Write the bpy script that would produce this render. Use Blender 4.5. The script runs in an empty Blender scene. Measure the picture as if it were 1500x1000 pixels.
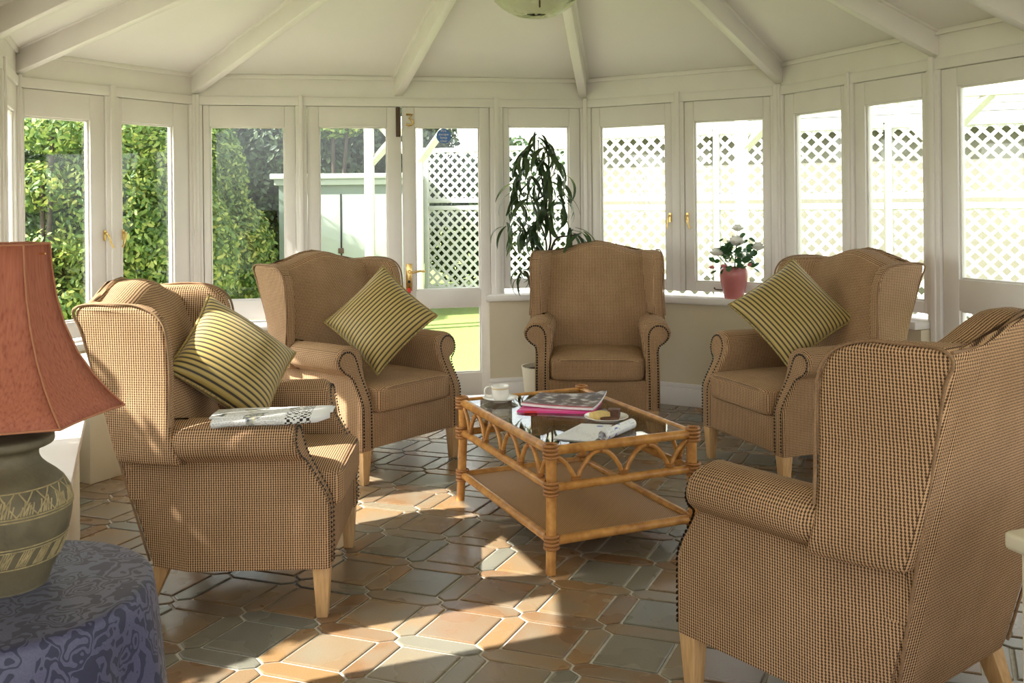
import bpy, bmesh, math, random
from mathutils import Vector, Matrix
random.seed(7)
PI = math.pi
SC = bpy.context.scene
COL = SC.collection

# ------------------------------------------------------------------ camera, sky, sun, exposure
cam_d = bpy.data.cameras.new('camera'); cam = bpy.data.objects.new('camera', cam_d); COL.objects.link(cam)
cam.location = (0, 0, 1.38); cam.rotation_euler = (PI/2, 0.010, 0)
cam_d.lens = 1406/1500*36; cam_d.sensor_width = 36; cam_d.shift_y = -(500-295)/1500
cam_d.clip_start = 0.05; cam_d.clip_end = 200
SC.camera = cam
SUN_FROM = Vector((-0.93, -0.36, 0.0)).normalized(); SUN_EL = math.radians(43)
world = bpy.data.worlds.new('sky'); SC.world = world; world.use_nodes = True
wn = world.node_tree.nodes; wl = world.node_tree.links
sky = wn.new('ShaderNodeTexSky'); sky.sky_type = 'NISHITA'; sky.sun_disc = False
sky.sun_elevation = SUN_EL; sky.sun_rotation = math.atan2(SUN_FROM.x, SUN_FROM.y); sky.dust_density = 2.0; sky.air_density = 1.0
hsv = wn.new('ShaderNodeHueSaturation'); hsv.inputs['Saturation'].default_value = 0.22
wl.new(sky.outputs[0], hsv.inputs['Color']); wl.new(hsv.outputs[0], wn['Background'].inputs[0])
wn['Background'].inputs[1].default_value = 0.37
sun_d = bpy.data.lights.new('sun', 'SUN'); sun = bpy.data.objects.new('sun', sun_d); COL.objects.link(sun)
sd = Vector((SUN_FROM.x*math.cos(SUN_EL), SUN_FROM.y*math.cos(SUN_EL), math.sin(SUN_EL)))
sun.rotation_euler = sd.to_track_quat('Z', 'Y').to_euler(); sun.location = (-9, -3, 9)
sun_d.energy = 9.0; sun_d.angle = math.radians(0.6); sun_d.color = (1.0, 0.955, 0.90)
SC.view_settings.view_transform = 'Standard'; SC.view_settings.look = 'None'
SC.view_settings.gamma = 1.0; SC.view_settings.use_curve_mapping = False
SC.view_settings.exposure = 1.06

# ------------------------------------------------------------------ materials
class NT:
    def __init__(s, name):
        s.m = bpy.data.materials.new(name); s.m.use_nodes = True
        s.n = s.m.node_tree.nodes; s.l = s.m.node_tree.links
        s.b = s.n['Principled BSDF']; s.out = s.n['Material Output']
    def node(s, t, **kw):
        n = s.n.new('ShaderNode'+t)
        for k, v in kw.items(): setattr(n, k, v)
        return n
    def set(s, n, **kw):
        for k, v in kw.items():
            n.inputs[k.replace('_', ' ')].default_value = v
    def math(s, op, a, b=None, clamp=False):
        n = s.node('Math', operation=op, use_clamp=clamp)
        for i, x in enumerate((a, b)):
            if x is None: continue
            if isinstance(x, (int, float)): n.inputs[i].default_value = x
            else: s.l.new(x, n.inputs[i])
        return n.outputs[0]
    def noise(s, vec, scale, detail=3, rough=.5):
        n = s.node('TexNoise'); n.inputs['Scale'].default_value = scale
        n.inputs['Detail'].default_value = detail; n.inputs['Roughness'].default_value = rough
        if vec is not None: s.l.new(vec, n.inputs['Vector'])
        return n.outputs[0]
    def ramp(s, fac, stops, interp='LINEAR'):
        n = s.node('ValToRGB'); n.color_ramp.interpolation = interp
        e = n.color_ramp.elements
        while len(e) < len(stops): e.new(0.5)
        for i, (p, c) in enumerate(stops):
            e[i].position = p; e[i].color = (c[0], c[1], c[2], 1)
        s.l.new(fac, n.inputs[0]); return n.outputs[0]
    def mix(s, fac, a, b, blend='MIX'):
        n = s.node('Mix', data_type='RGBA', blend_type=blend)
        for i, x in ((0, fac), (6, a), (7, b)):
            if isinstance(x, (int, float)): n.inputs[i].default_value = x
            elif isinstance(x, tuple): n.inputs[i].default_value = (x[0], x[1], x[2], 1)
            else: s.l.new(x, n.inputs[i])
        return n.outputs[2]
    def bump(s, h, strength=.3, dist=.002):
        n = s.node('Bump'); n.inputs['Strength'].default_value = strength; n.inputs['Distance'].default_value = dist
        s.l.new(h, n.inputs['Height']); s.l.new(n.outputs[0], s.b.inputs['Normal'])
    def col(s, c):
        if isinstance(c, tuple): s.b.inputs['Base Color'].default_value = (c[0], c[1], c[2], 1)
        else: s.l.new(c, s.b.inputs['Base Color'])
    def rough(s, r): s.b.inputs['Roughness'].default_value = r
    @property
    def obj(s): return s.node('TexCoord').outputs['Object']
    @property
    def uv(s): return s.node('TexCoord').outputs['UV']
    @property
    def pos(s): return s.node('NewGeometry').outputs['Position']

M = {}
def plain(name, c, rough=.5, metal=0, noise=0, nscale=20, spec=None):
    t = NT(name); t.rough(rough); t.b.inputs['Metallic'].default_value = metal
    if spec is not None: t.b.inputs['Specular IOR Level'].default_value = spec
    if noise:
        n = t.noise(t.obj, nscale, 4)
        t.col(t.ramp(n, [(.3, tuple(x*(1-noise) for x in c)), (.7, tuple(min(1, x*(1+noise)) for x in c))]))
    else: t.col(c)
    M[name] = t.m; return t
plain('white_paint', (.82, .775, .745), .35, noise=.02, nscale=6)
plain('ceiling_paint', (.81, .77, .745), .6, noise=.015, nscale=3)
plain('cream_wall', (.70, .615, .455), .6, noise=.02, nscale=4)
plain('cream_unit', (.68, .62, .48), .5, noise=.02, nscale=5)
plain('brass', (.78, .55, .22), .22, 1)
plain('dark_metal', (.10, .06, .04), .5, .3)
plain('black', (.01, .01, .01), .6)
plain('nail', (.035, .022, .015), .35, .5)
plain('china', (.86, .83, .77), .18)
plain('china_band', (.70, .55, .33), .3)
plain('white_post', (.52, .49, .42), .6, noise=.05, nscale=9)
plain('trellis_paint', (.62, .61, .57), .6, noise=.04, nscale=12)
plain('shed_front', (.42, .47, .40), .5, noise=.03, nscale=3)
plain('shed_side', (.20, .25, .20), .45, noise=.05, nscale=3)  # shade on the shed's side put into a darker green than the front
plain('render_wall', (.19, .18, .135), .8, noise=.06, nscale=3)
plain('roof_felt', (.16, .17, .145), .8, noise=.12, nscale=6)
plain('cake_yellow', (.80, .58, .22), .8, noise=.12, nscale=40)
plain('cake_brown', (.13, .055, .03), .6, noise=.25, nscale=50)
plain('pink_paper', (.82, .06, .30), .35)
plain('red_paper', (.72, .03, .05), .35)
plain('white_paper', (.85, .85, .84), .6)
plain('rose_white', (.88, .86, .80), .6)
plain('rose_pink', (.80, .28, .30), .6)
plain('soil', (.05, .03, .02), .9)
plain('blue_sticker', (.07, .20, .62), .4)
plain('red_tag', (.75, .04, .04), .5)
plain('cable', (.12, .10, .06), .5)

t = NT('fabric'); t.rough(.85); t.b.inputs['Specular IOR Level'].default_value = .15
sx = t.node('SeparateXYZ'); t.l.new(t.uv, sx.inputs[0])
nz = t.noise(t.obj, 110, 2)
u = t.math('ADD', t.math('MULTIPLY', sx.outputs[0], 2*PI/.0078), t.math('MULTIPLY', nz, 1.6))
v = t.math('ADD', t.math('MULTIPLY', sx.outputs[1], 2*PI/.0078), t.math('MULTIPLY', nz, 1.6))
k = t.math('ADD', t.math('MULTIPLY', t.math('SINE', u), 1.15), t.math('MULTIPLY', t.math('SINE', v), .8))
mask = t.math('MULTIPLY_ADD', k, 1.1); t.n[-1].inputs[2].default_value = .42
mask = t.math('MINIMUM', t.math('MAXIMUM', mask, 0.0), 1.0)
light = t.ramp(t.noise(t.obj, 9, 3), [(.35, (.52, .325, .180)), (.65, (.60, .380, .215))])
t.col(t.mix(mask, light, (.085, .046, .026)))
t.bump(mask, -.35, .0015); M['fabric'] = t.m
plain('piping', (.27, .16, .085), .8, noise=.2, nscale=200)

def wood(name, c0, c1, sc=(2, 2, 30), rough=.4):
    t = NT(name); t.rough(rough)
    mp = t.node('Mapping'); t.l.new(t.obj, mp.inputs[0]); mp.inputs['Scale'].default_value = sc
    t.col(t.ramp(t.noise(mp.outputs[0], 3, 5), [(.3, c0), (.7, c1)])); M[name] = t.m
wood('beech', (.50, .29, .12), (.64, .40, .19), (40, 40, 4))
wood('cane', (.38, .155, .034), (.66, .325, .085), (9, 9, 9), .28)
plain('binding', (.36, .15, .04), .4, noise=.3, nscale=300)
t = NT('woven_cane'); t.rough(.5)
sx = t.node('SeparateXYZ'); t.l.new(t.obj, sx.inputs[0])
k = t.math('MULTIPLY', t.math('SINE', t.math('MULTIPLY', sx.outputs[0], 2*PI/.012)), t.math('SINE', t.math('MULTIPLY', sx.outputs[1], 2*PI/.012)))
k2 = t.math('MULTIPLY_ADD', k, .5); t.n[-1].inputs[2].default_value = .5
t.col(t.mix(k2, (.17, .075, .02), (.60, .33, .115))); t.bump(k2, .6, .002); M['woven_cane'] = t.m

t = NT('cushion_stripe'); t.rough(.55); t.b.inputs['Sheen Weight'].default_value = .3
sx = t.node('SeparateXYZ'); t.l.new(t.uv, sx.inputs[0])
fr = t.math('FRACT', t.math('MULTIPLY', sx.outputs[0], 20.0))
d = t.math('ABSOLUTE', t.math('SUBTRACT', fr, .5))
fine = t.math('SINE', t.math('MULTIPLY', sx.outputs[1], 520.0))
gold = t.mix(t.math('MULTIPLY_ADD', fine, .5), (.42, .30, .075), (.33, .22, .05))
fr2 = t.math('FRACT', t.math('MULTIPLY', sx.outputs[0], 10.0))
t.col(t.ramp(d, [(.0, (.50, .37, .12)), (.30, (.40, .28, .07)), (.36, (.045, .03, .015)), (.5, (.03, .02, .012))]))
M['cushion_stripe'] = t.m

t = NT('tile'); t.b.inputs['Roughness'].default_value = .34
oi = t.node('ObjectInfo')
base = t.ramp(oi.outputs['Random'], [(0, (.225, .125, .062)), (.25, (.255, .170, .098)), (.45, (.205, .185, .140)), (.6, (.30, .175, .080)), (.78, (.185, .178, .145)), (.9, (.25, .195, .13))], 'CONSTANT')
ad = t.node('VectorMath', operation='ADD'); t.l.new(t.pos, ad.inputs[0]); t.l.new(oi.outputs['Location'], ad.inputs[1])
n1 = t.noise(ad.outputs[0], 4.5, 2); n2 = t.noise(t.pos, 260, 2)
c = t.mix(t.math('MULTIPLY', t.math('SUBTRACT', n1, .40), 2.4, True), base, (.225, .21, .165))
c = t.mix(t.math('MULTIPLY', t.math('SUBTRACT', n2, .45), 1.4, True), c, (.12, .075, .042))
t.col(c); t.l.new(t.math('MULTIPLY_ADD', n1, .25), t.b.inputs['Roughness']); t.n[-1].inputs[2].default_value = .16
t.bump(n2, .12, .001); M['tile'] = t.m
plain('grout', (.60, .57, .51), .9, noise=.15, nscale=40)

def thin_fresnel(t, ior):        # same reflectance from either face of a thin sheet
    g_ = t.node('NewGeometry'); fz = t.node('Fresnel')
    v_ = t.math('MULTIPLY_ADD', g_.outputs['Backfacing'], 1/ior-ior); t.n[-1].inputs[2].default_value = ior
    t.l.new(v_, fz.inputs[0]); return fz
t = NT('glass'); t.n.remove(t.b)
tr = t.node('BsdfTransparent'); tr.inputs[0].default_value = (.96, .98, .96, 1)
gl = t.node('BsdfGlossy'); gl.inputs['Roughness'].default_value = .02
fz = thin_fresnel(t, 1.45)
mx = t.node('MixShader'); t.l.new(fz.outputs[0], mx.inputs[0]); t.l.new(tr.outputs[0], mx.inputs[1]); t.l.new(gl.outputs[0], mx.inputs[2])
t.l.new(mx.outputs[0], t.out.inputs[0]); M['glass'] = t.m
t = NT('smoked_glass'); t.n.remove(t.b)
tr = t.node('BsdfTransparent'); tr.inputs[0].default_value = (.66, .66, .58, 1)
gl = t.node('BsdfGlossy'); gl.inputs['Roughness'].default_value = .015
fz = thin_fresnel(t, 1.6)
mx = t.node('MixShader'); t.l.new(fz.outputs[0], mx.inputs[0]); t.l.new(tr.outputs[0], mx.inputs[1]); t.l.new(gl.outputs[0], mx.inputs[2])
t.l.new(mx.outputs[0], t.out.inputs[0]); M['smoked_glass'] = t.m
t = NT('frosted_glass'); t.rough(.35); t.col((.80, .82, .62)); t.b.inputs['Transmission Weight'].default_value = .25
t.bump(t.noise(t.obj, 30, 3), .3, .004); M['frosted_glass'] = t.m

t = NT('lampshade'); t.rough(.75)
mp = t.node('Mapping'); t.l.new(t.obj, mp.inputs[0]); mp.inputs['Scale'].default_value = (70, 70, 2.5)
n = t.noise(mp.outputs[0], 3, 3)
cc = t.ramp(n, [(.30, (.36, .10, .06)), (.42, (.46, .145, .085)), (.75, (.56, .20, .125))]); t.col(cc)
df = t.node('BsdfTranslucent'); t.l.new(cc, df.inputs[0])
mx = t.node('MixShader'); mx.inputs[0].default_value = .22
t.l.new(t.b.outputs[0], mx.inputs[1]); t.l.new(df.outputs[0], mx.inputs[2]); t.l.new(mx.outputs[0], t.out.inputs[0])
M['lampshade'] = t.m
plain('shade_trim', (.42, .17, .09), .7)
t = NT('stoneware'); t.rough(.6)
n = t.noise(t.obj, 14, 5); n2 = t.noise(t.obj, 120, 3)
c = t.ramp(n, [(.3, (.080, .066, .038)), (.55, (.148, .122, .072)), (.75, (.122, .094, .052))])
t.col(t.mix(t.math('MULTIPLY', n2, .3), c, (.18, .15, .09))); t.bump(n2, .4, .003); M['stoneware'] = t.m
plain('clay_relief', (.34, .27, .14), .7, noise=.25, nscale=80)

t = NT('damask'); t.b.inputs['Sheen Weight'].default_value = .12
ob = t.uv
vo = t.node('TexVoronoi'); vo.inputs['Scale'].default_value = 9; vo.feature = 'F1'
wp = t.node('VectorMath', operation='ADD'); ns = t.node('TexNoise'); ns.inputs['Scale'].default_value = 16; ns.inputs['Detail'].default_value = 2
t.l.new(ob, ns.inputs['Vector'])
scl = t.node('VectorMath', operation='SCALE'); scl.inputs['Scale'].default_value = .11; t.l.new(ns.outputs['Color'], scl.inputs[0])
t.l.new(ob, wp.inputs[0]); t.l.new(scl.outputs[0], wp.inputs[1]); t.l.new(wp.outputs[0], vo.inputs['Vector'])
pet = t.math('GREATER_THAN', t.math('SINE', t.math('MULTIPLY', vo.outputs['Distance'], 58.0)), -.25)
rose_m = t.math('MULTIPLY', pet, t.math('LESS_THAN', vo.outputs['Distance'], .46))
nb = t.noise(wp.outputs[0], 10, 1.5)
vine = t.math('MULTIPLY', t.math('GREATER_THAN', t.math('SINE', t.math('MULTIPLY', nb, 46.0)), .1), t.math('GREATER_THAN', vo.outputs['Distance'], .46))
thread = t.math('MULTIPLY_ADD', t.noise(ob, 240, 2), .8); t.n[-1].inputs[2].default_value = .45
msk = t.math('MULTIPLY', t.math('MAXIMUM', rose_m, vine), thread, True)
t.col(t.mix(msk, (.020, .021, .056), (.078, .078, .150)))
rr = t.math('MULTIPLY_ADD', msk, -.18); t.n[-1].inputs[2].default_value = .62; t.l.new(rr, t.b.inputs['Roughness'])
M['damask'] = t.m

plain('pot_pink', (.56, .19, .18), .22, noise=.08, nscale=10)
def leafmat(name, stops, trans=.35, rough=.5):
    t = NT(name); t.rough(rough)
    g = t.node('NewGeometry')
    r = t.math('ADD', t.math('MULTIPLY', g.outputs['Random Per Island'], .65), t.math('MULTIPLY', t.noise(t.pos, 1.3, 2), .5))
    c = t.ramp(r, stops); t.col(c)
    tl = t.node('BsdfTranslucent'); t.l.new(c, tl.inputs[0])
    mx = t.node('MixShader'); mx.inputs[0].default_value = trans
    t.l.new(t.b.outputs[0], mx.inputs[1]); t.l.new(tl.outputs[0], mx.inputs[2]); t.l.new(mx.outputs[0], t.out.inputs[0])
    M[name] = t.m
leafmat('leaf_bright', [(.2, (.05, .11, .025)), (.5, (.13, .22, .05)), (.75, (.30, .38, .09)), (1, (.52, .50, .13))], .40)
leafmat('leaf_mid', [(.2, (.022, .055, .022)), (.6, (.065, .125, .045)), (1, (.17, .24, .085))], .30)
leafmat('leaf_dark', [(.2, (.02, .045, .018)), (.7, (.05, .085, .035)), (1, (.11, .15, .07))], .2)
leafmat('leaf_ficus', [(.2, (.030, .058, .022)), (.7, (.070, .115, .040)), (1, (.15, .21, .07))], .2, .3)
leafmat('leaf_rose', [(.2, (.03, .09, .035)), (.8, (.08, .19, .07)), (1, (.16, .28, .10))], .2, .4)
plain('bark', (.05, .036, .025), .8, noise=.3, nscale=30)
t = NT('grass'); t.rough(.9); n = t.noise(t.pos, 1.1, 4); n2 = t.noise(t.pos, 45, 3)
c = t.ramp(n, [(.35, (.15, .215, .045)), (.65, (.21, .285, .06))])
t.col(t.mix(t.math('MULTIPLY', n2, .5), c, (.30, .34, .11))); t.bump(n2, .6, .02); M['grass'] = t.m
plain('paving', (.44, .40, .345), .85, noise=.12, nscale=6)

t = NT('newsprint'); t.rough(.75)
sx = t.node('SeparateXYZ'); t.l.new(t.uv, sx.inputs[0])
ln = t.math('GREATER_THAN', t.math('SINE', t.math('MULTIPLY', sx.outputs[1], 2*PI/.006)), .25)
wd = t.math('GREATER_THAN', t.noise(t.uv, 170, 2), .5)
pic = t.math('GREATER_THAN', t.noise(t.uv, 11, 2), .56)
pict = t.ramp(t.noise(t.uv, 55, 4), [(.35, (.07, .08, .10)), (.5, (.42, .42, .40)), (.6, (.62, .57, .35)), (.7, (.75, .75, .74))])
txt = t.mix(t.math('MULTIPLY', t.math('MULTIPLY', ln, wd), .55), (.78, .78, .77), (.12, .12, .13))
pg = t.mix(pic, txt, pict)
ck = t.node('TexChecker'); ck.inputs['Scale'].default_value = 1/.0105; t.l.new(t.uv, ck.inputs[0])
cross = t.math('MULTIPLY', t.math('GREATER_THAN', sx.outputs[0], .235), t.math('LESS_THAN', sx.outputs[0], .318))
cw = t.math('MULTIPLY', ck.outputs['Fac'], t.math('GREATER_THAN', t.noise(t.uv, 60, 1), .44))
pg = t.mix(cross, pg, t.mix(cw, (.80, .80, .79), (.02, .02, .02)))
pg = t.mix(t.math('GREATER_THAN', sx.outputs[0], .318), pg, (.80, .80, .80))
t.col(pg); M['newsprint'] = t.m

t = NT('brochure'); t.rough(.35)
sx = t.node('SeparateXYZ'); t.l.new(t.uv, sx.inputs[0])
ln = t.math('GREATER_THAN', t.math('SINE', t.math('MULTIPLY', sx.outputs[1], 2*PI/.012)), .4)
wd = t.math('GREATER_THAN', t.noise(t.uv, 120, 2), .52)
blk = t.math('GREATER_THAN', t.noise(t.uv, 9, 1), .5)
pg = t.mix(t.math('MULTIPLY', t.math('MULTIPLY', ln, wd), t.math('MULTIPLY', blk, .5)), (.84, .84, .84), (.25, .25, .28))
pg = t.mix(t.math('GREATER_THAN', t.noise(t.uv, 14, 1), .66), pg, (.16, .22, .55))
t.col(pg); M['brochure'] = t.m
t = NT('cover_photo'); t.rough(.3)
n = t.noise(t.uv, 19, 5)
c = t.ramp(n, [(.3, (.03, .022, .022)), (.47, (.09, .06, .055)), (.54, (.26, .22, .21)), (.62, (.70, .68, .68))])
sx = t.node('SeparateXYZ'); t.l.new(t.uv, sx.inputs[0])
c = t.mix(t.math('LESS_THAN', sx.outputs[1], .022), c, (.42, .03, .06)); t.col(c); M['cover_photo'] = t.m

# ------------------------------------------------------------------ mesh helpers
class MB:
    def __init__(s): s.v = []; s.f = []
    def add(s, vs, fs, T=None):
        o = len(s.v)
        s.v += [tuple(T @ Vector(p)) if T is not None else tuple(p) for p in vs]
        s.f += [tuple(i+o for i in f) for f in fs]; return s
    def box(s, x0, x1, y0, y1, z0, z1, T=None):
        vs = [(x, y, z) for z in (z0, z1) for y in (y0, y1) for x in (x0, x1)]
        return s.add(vs, [(0, 2, 3, 1), (4, 5, 7, 6), (0, 1, 5, 4), (2, 6, 7, 3), (0, 4, 6, 2), (1, 3, 7, 5)], T)
    def hexa(s, b, t_):          # bottom 4 and top 4 points (same order)
        return s.add(list(b)+list(t_), [(3, 2, 1, 0), (4, 5, 6, 7)]+[(i, (i+1) % 4, (i+1) % 4+4, i+4) for i in range(4)])
    def prism(s, poly, z0, z1, T=None):
        n = len(poly); vs = [(p[0], p[1], z0) for p in poly]+[(p[0], p[1], z1) for p in poly]
        return s.add(vs, [tuple(range(n-1, -1, -1)), tuple(range(n, 2*n))]+[(i, (i+1) % n, (i+1) % n+n, i+n) for i in range(n)], T)
    def rings(s, rings, closed=True, caps=True, T=None, loop=False):
        n = len(rings[0]); vs = [p for r in rings for p in r]; fs = []
        m = len(rings)
        for i in range(m if loop else m-1):
            for j in range(n if closed else n-1):
                a = i*n+j; b = i*n+(j+1) % n; c_ = ((i+1) % m)*n+(j+1) % n; d_ = ((i+1) % m)*n+j
                fs.append((a, b, c_, d_))
        if caps and closed and not loop:
            fs.append(tuple(range(n-1, -1, -1))); fs.append(tuple((m-1)*n+j for j in range(n)))
        return s.add(vs, fs, T)
    def tube(s, path, r, seg=8, T=None, loop=False, caps=True):
        P = [Vector(p) for p in path]; m = len(P); rs = []
        up = None
        for i in range(m):
            a = P[(i-1) % m] if (loop or i > 0) else P[i]; b = P[(i+1) % m] if (loop or i < m-1) else P[i]
            d = (b-a).normalized() if (b-a).length > 1e-9 else Vector((0, 0, 1))
            if up is None:
                up = Vector((0, 0, 1)) if abs(d.z) < .9 else Vector((1, 0, 0))
            x = (up-d*up.dot(d))
            x = x.normalized() if x.length > 1e-6 else d.orthogonal().normalized()
            up = x; y = d.cross(x)
            ri = r[i] if isinstance(r, (list, tuple)) else r
            rs.append([P[i]+(x*math.cos(2*PI*k/seg)+y*math.sin(2*PI*k/seg))*ri for k in range(seg)])
        return s.rings(rs, True, caps, T, loop)
    def lathe(s, prof, seg=24, c=(0, 0, 0), T=None, caps=False):
        rs = [[(c[0]+r*math.cos(2*PI*k/seg), c[1]+r*math.sin(2*PI*k/seg), c[2]+z) for k in range(seg)] for r, z in prof]
        return s.rings(rs, True, caps, T)
    def rbox(s, c, h, k=8, n=8, crown=0, T=None):       # rounded, slightly puffed block
        key = {}; vs = []; fs = []
        def pt(p):
            q = tuple(round(x, 5) for x in p)
            if q not in key:
                L = (abs(p[0])**k+abs(p[1])**k+abs(p[2])**k)**(1/k)
                x, y, z = (p[0]/L, p[1]/L, p[2]/L)
                zz = c[2]+h[2]*z+(crown*(1-x*x)*(1-y*y) if z > 0 else 0)
                key[q] = len(vs); vs.append((c[0]+h[0]*x, c[1]+h[1]*y, zz))
            return key[q]
        g = [math.sin(PI/2*(-1+2*i/n)) for i in range(n+1)]
        for ax in range(3):
            for sg in (-1, 1):
                for i in range(n):
                    for j in range(n):
                        q = []
                        for a, b in ((i, j), (i+1, j), (i+1, j+1), (i, j+1)):
                            p = [0, 0, 0]; p[ax] = sg; p[(ax+1) % 3] = g[a]; p[(ax+2) % 3] = g[b]; q.append(pt(p))
                        fs.append(tuple(q) if sg > 0 else tuple(q[::-1]))
        return s.add(vs, fs, T)
    def mesh(s, name, mat, bevel=0, bseg=2, bang=40, smooth=40, uv=False):
        bm = bmesh.new(); vv = [bm.verts.new(p) for p in s.v]
        for f in s.f:
            try: bm.faces.new([vv[i] for i in f])
            except ValueError: pass
        bmesh.ops.recalc_face_normals(bm, faces=bm.faces)
        if bevel:
            ed = [e for e in bm.edges if len(e.link_faces) == 2 and e.calc_face_angle(0) > math.radians(bang)]
            bmesh.ops.bevel(bm, geom=ed, offset=bevel, segments=bseg, profile=.5, affect='EDGES', clamp_overlap=True)
        me = bpy.data.meshes.new(name)
        if uv:
            ul = bm.loops.layers.uv.new('UVMap')
            for f in bm.faces:
                n = f.normal; ax = max(range(3), key=lambda i: abs(n[i]))
                for l in f.loops:
                    p = l.vert.co
                    l[ul].uv = (p.y, p.z) if ax == 0 else (p.x, p.z) if ax == 1 else (p.x, p.y)
        bm.to_mesh(me); bm.free()
        if smooth:
            me.shade_smooth(); me.set_sharp_from_angle(angle=math.radians(smooth))
        if mat is not None: me.materials.append(M[mat])
        return me
    def build(s, name, mat, parent=None, **kw):
        tagk = {k: kw.pop(k) for k in ('label', 'cat', 'group', 'kind') if k in kw}
        return link(name, s.mesh(name, mat, **kw), parent, **tagk)

def tag(o, label=None, cat=None, group=None, kind=None):
    if label: o['label'] = label
    if cat: o['category'] = cat
    if group: o['group'] = group
    if kind: o['kind'] = kind
    return o
def link(name, me, parent=None, **kw):
    o = bpy.data.objects.new(name, me); COL.objects.link(o)
    if parent is not None: o.parent = parent
    return tag(o, **kw)
def empty(name, loc=(0, 0, 0), rz=0, **kw):
    o = bpy.data.objects.new(name, None); COL.objects.link(o); o.location = loc; o.rotation_euler = (0, 0, rz)
    o.empty_display_size = .1
    return tag(o, **kw)
def V2(p): return Vector((p[0], p[1]))
def smooth_path(pts, n=6, loop=False):        # Catmull-Rom
    P = [Vector(p) for p in pts]; m = len(P); out = []
    for i in range(m if loop else m-1):
        p0 = P[(i-1) % m] if loop or i > 0 else P[i]; p1 = P[i]; p2 = P[(i+1) % m]
        p3 = P[(i+2) % m] if loop or i < m-2 else p2
        for k in range(n):
            t = k/n
            out.append(.5*((2*p1)+(p2-p0)*t+(2*p0-5*p1+4*p2-p3)*t*t+(3*p1-p0-3*p2+p3)*t**3))
    if not loop: out.append(P[-1])
    return out

# ------------------------------------------------------------------ the room: plan of the faceted bay
D1 = (-1.72, -2.4); D0 = (-1.72, 2.73); C0 = (-2.76, 5.34); C1 = (-2.115, 6.41); C2 = (.52, 6.915); C3 = (1.735, 6.18)
E0 = (3.32, 2.49); E1 = (3.32, -2.4)
ZH, ZT, ZC = 2.045, 2.104, 2.2416
def wall_T(p, q):
    p, q = V2(p), V2(q); t = (q-p).normalized(); n = Vector((t.y, -t.x))
    T = Matrix(((t.x, n.x, 0, p.x), (t.y, n.y, 0, p.y), (0, 0, 1, 0), (0, 0, 0, 1)))
    return T, (q-p).length
cnt = {'w': 0, 'd': 0, 't': 0}
def nm(kind):
    cnt[kind[0]] += 1; return '%s_%d' % (kind, cnt[kind[0]])
def trim(mb, label, mat='white_paint', bevel=.004):
    return mb.build(nm('trim'), mat, None, bevel=bevel, kind='structure', label=label)
def ring4(mb, s0, s1, z0, z1, g0, g1, h0, h1, d0, d1, T):
    mb.box(s0, g0, d0, d1, z0, z1, T); mb.box(g1, s1, d0, d1, z0, z1, T)
    mb.box(g0, g1, d0, d1, h1, z1, T); mb.box(g0, g1, d0, d1, z0, h0, T)
def lever(parent, T, s, z, out, d=.018):
    h = MB(); h.box(s-.008, s+.008, d, d+.006, z-.032, z+.032, T)
    h.tube(smooth_path([T @ Vector((s, d+.006, z+.012)), T @ Vector((s, d+.028, z+.010)), T @ Vector((s+out*.008, d+.036, z-.015)), T @ Vector((s+out*.02, d+.038, z-.05)), T @ Vector((s+out*.034, d+.04, z-.075))], 4), [.006]*12+[.0055]*3+[.006, .0075], 8)
    h.build('handle', 'brass', parent, smooth=50, label='curved brass window fastener')
def stay(parent, T, s, z, L=.2):
    h = MB(); h.tube(smooth_path([T @ Vector((s-L/2, .02, z+.012)), T @ Vector((s-L/2+.02, .035, z+.002)), T @ Vector((s, .03, z)), T @ Vector((s+L/2, .03, z))], 4), .005, 6)
    h.box(s-.01, s+.03, .012, .034, z-.012, z-.004, T)
    h.build('window_stay', 'dark_metal', parent, smooth=50)
def window(T, s0, s1, g0, g1, zb, gz0, gz1, label, handle=None, st=False):
    w = empty(nm('window'), kind='structure', label=label)
    b = MB(); ring4(b, s0+.003, s1-.003, zb+.003, ZH-.003, g0, g1, gz0, gz1, -.045, .012, T)
    b.build('sash', 'white_paint', w, bevel=.004)
    e = .011; b = MB(); ring4(b, g0-.001, g1+.001, gz0-.001, gz1+.001, g0+e, g1-e, gz0+e, gz1-e, -.022, -.002, T)
    b.build('glazing_bead', 'white_paint', w, bevel=.003)
    b = MB(); b.box(g0-.005, g1+.005, -.030, -.026, gz0-.005, gz1+.005, T); b.build('pane', 'glass', w, smooth=0)
    if handle: lever(w, T, handle[0], handle[1], handle[2])
    if st: stay(w, T, (g0+g1)/2, gz0-.045)
    return w
def door(T, s0, s1, g0, g1, gz, lz, label):
    w = empty(nm('door'), kind='structure', label=label)
    b = MB(); b.box(s0+.003, g0, -.045, .008, .02, ZH-.003, T); b.box(g1, s1-.003, -.045, .008, .02, ZH-.003, T)
    for z0, z1 in ((.02, lz[0]), (lz[1], gz[0]), (gz[1], ZH-.003)): b.box(g0, g1, -.045, .008, z0, z1, T)
    b.build('door_frame', 'white_paint', w, bevel=.004)
    for z0, z1 in (lz, gz):
        e = .010; b = MB(); ring4(b, g0-.001, g1+.001, z0-.001, z1+.001, g0+e, g1-e, z0+e, z1-e, -.024, -.004, T)
        b.build('glazing_bead', 'white_paint', w, bevel=.003)
        b = MB(); b.box(g0-.005, g1+.005, -.030, -.026, z0-.005, z1+.005, T); b.build('pane', 'glass', w, smooth=0)
    return w
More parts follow.
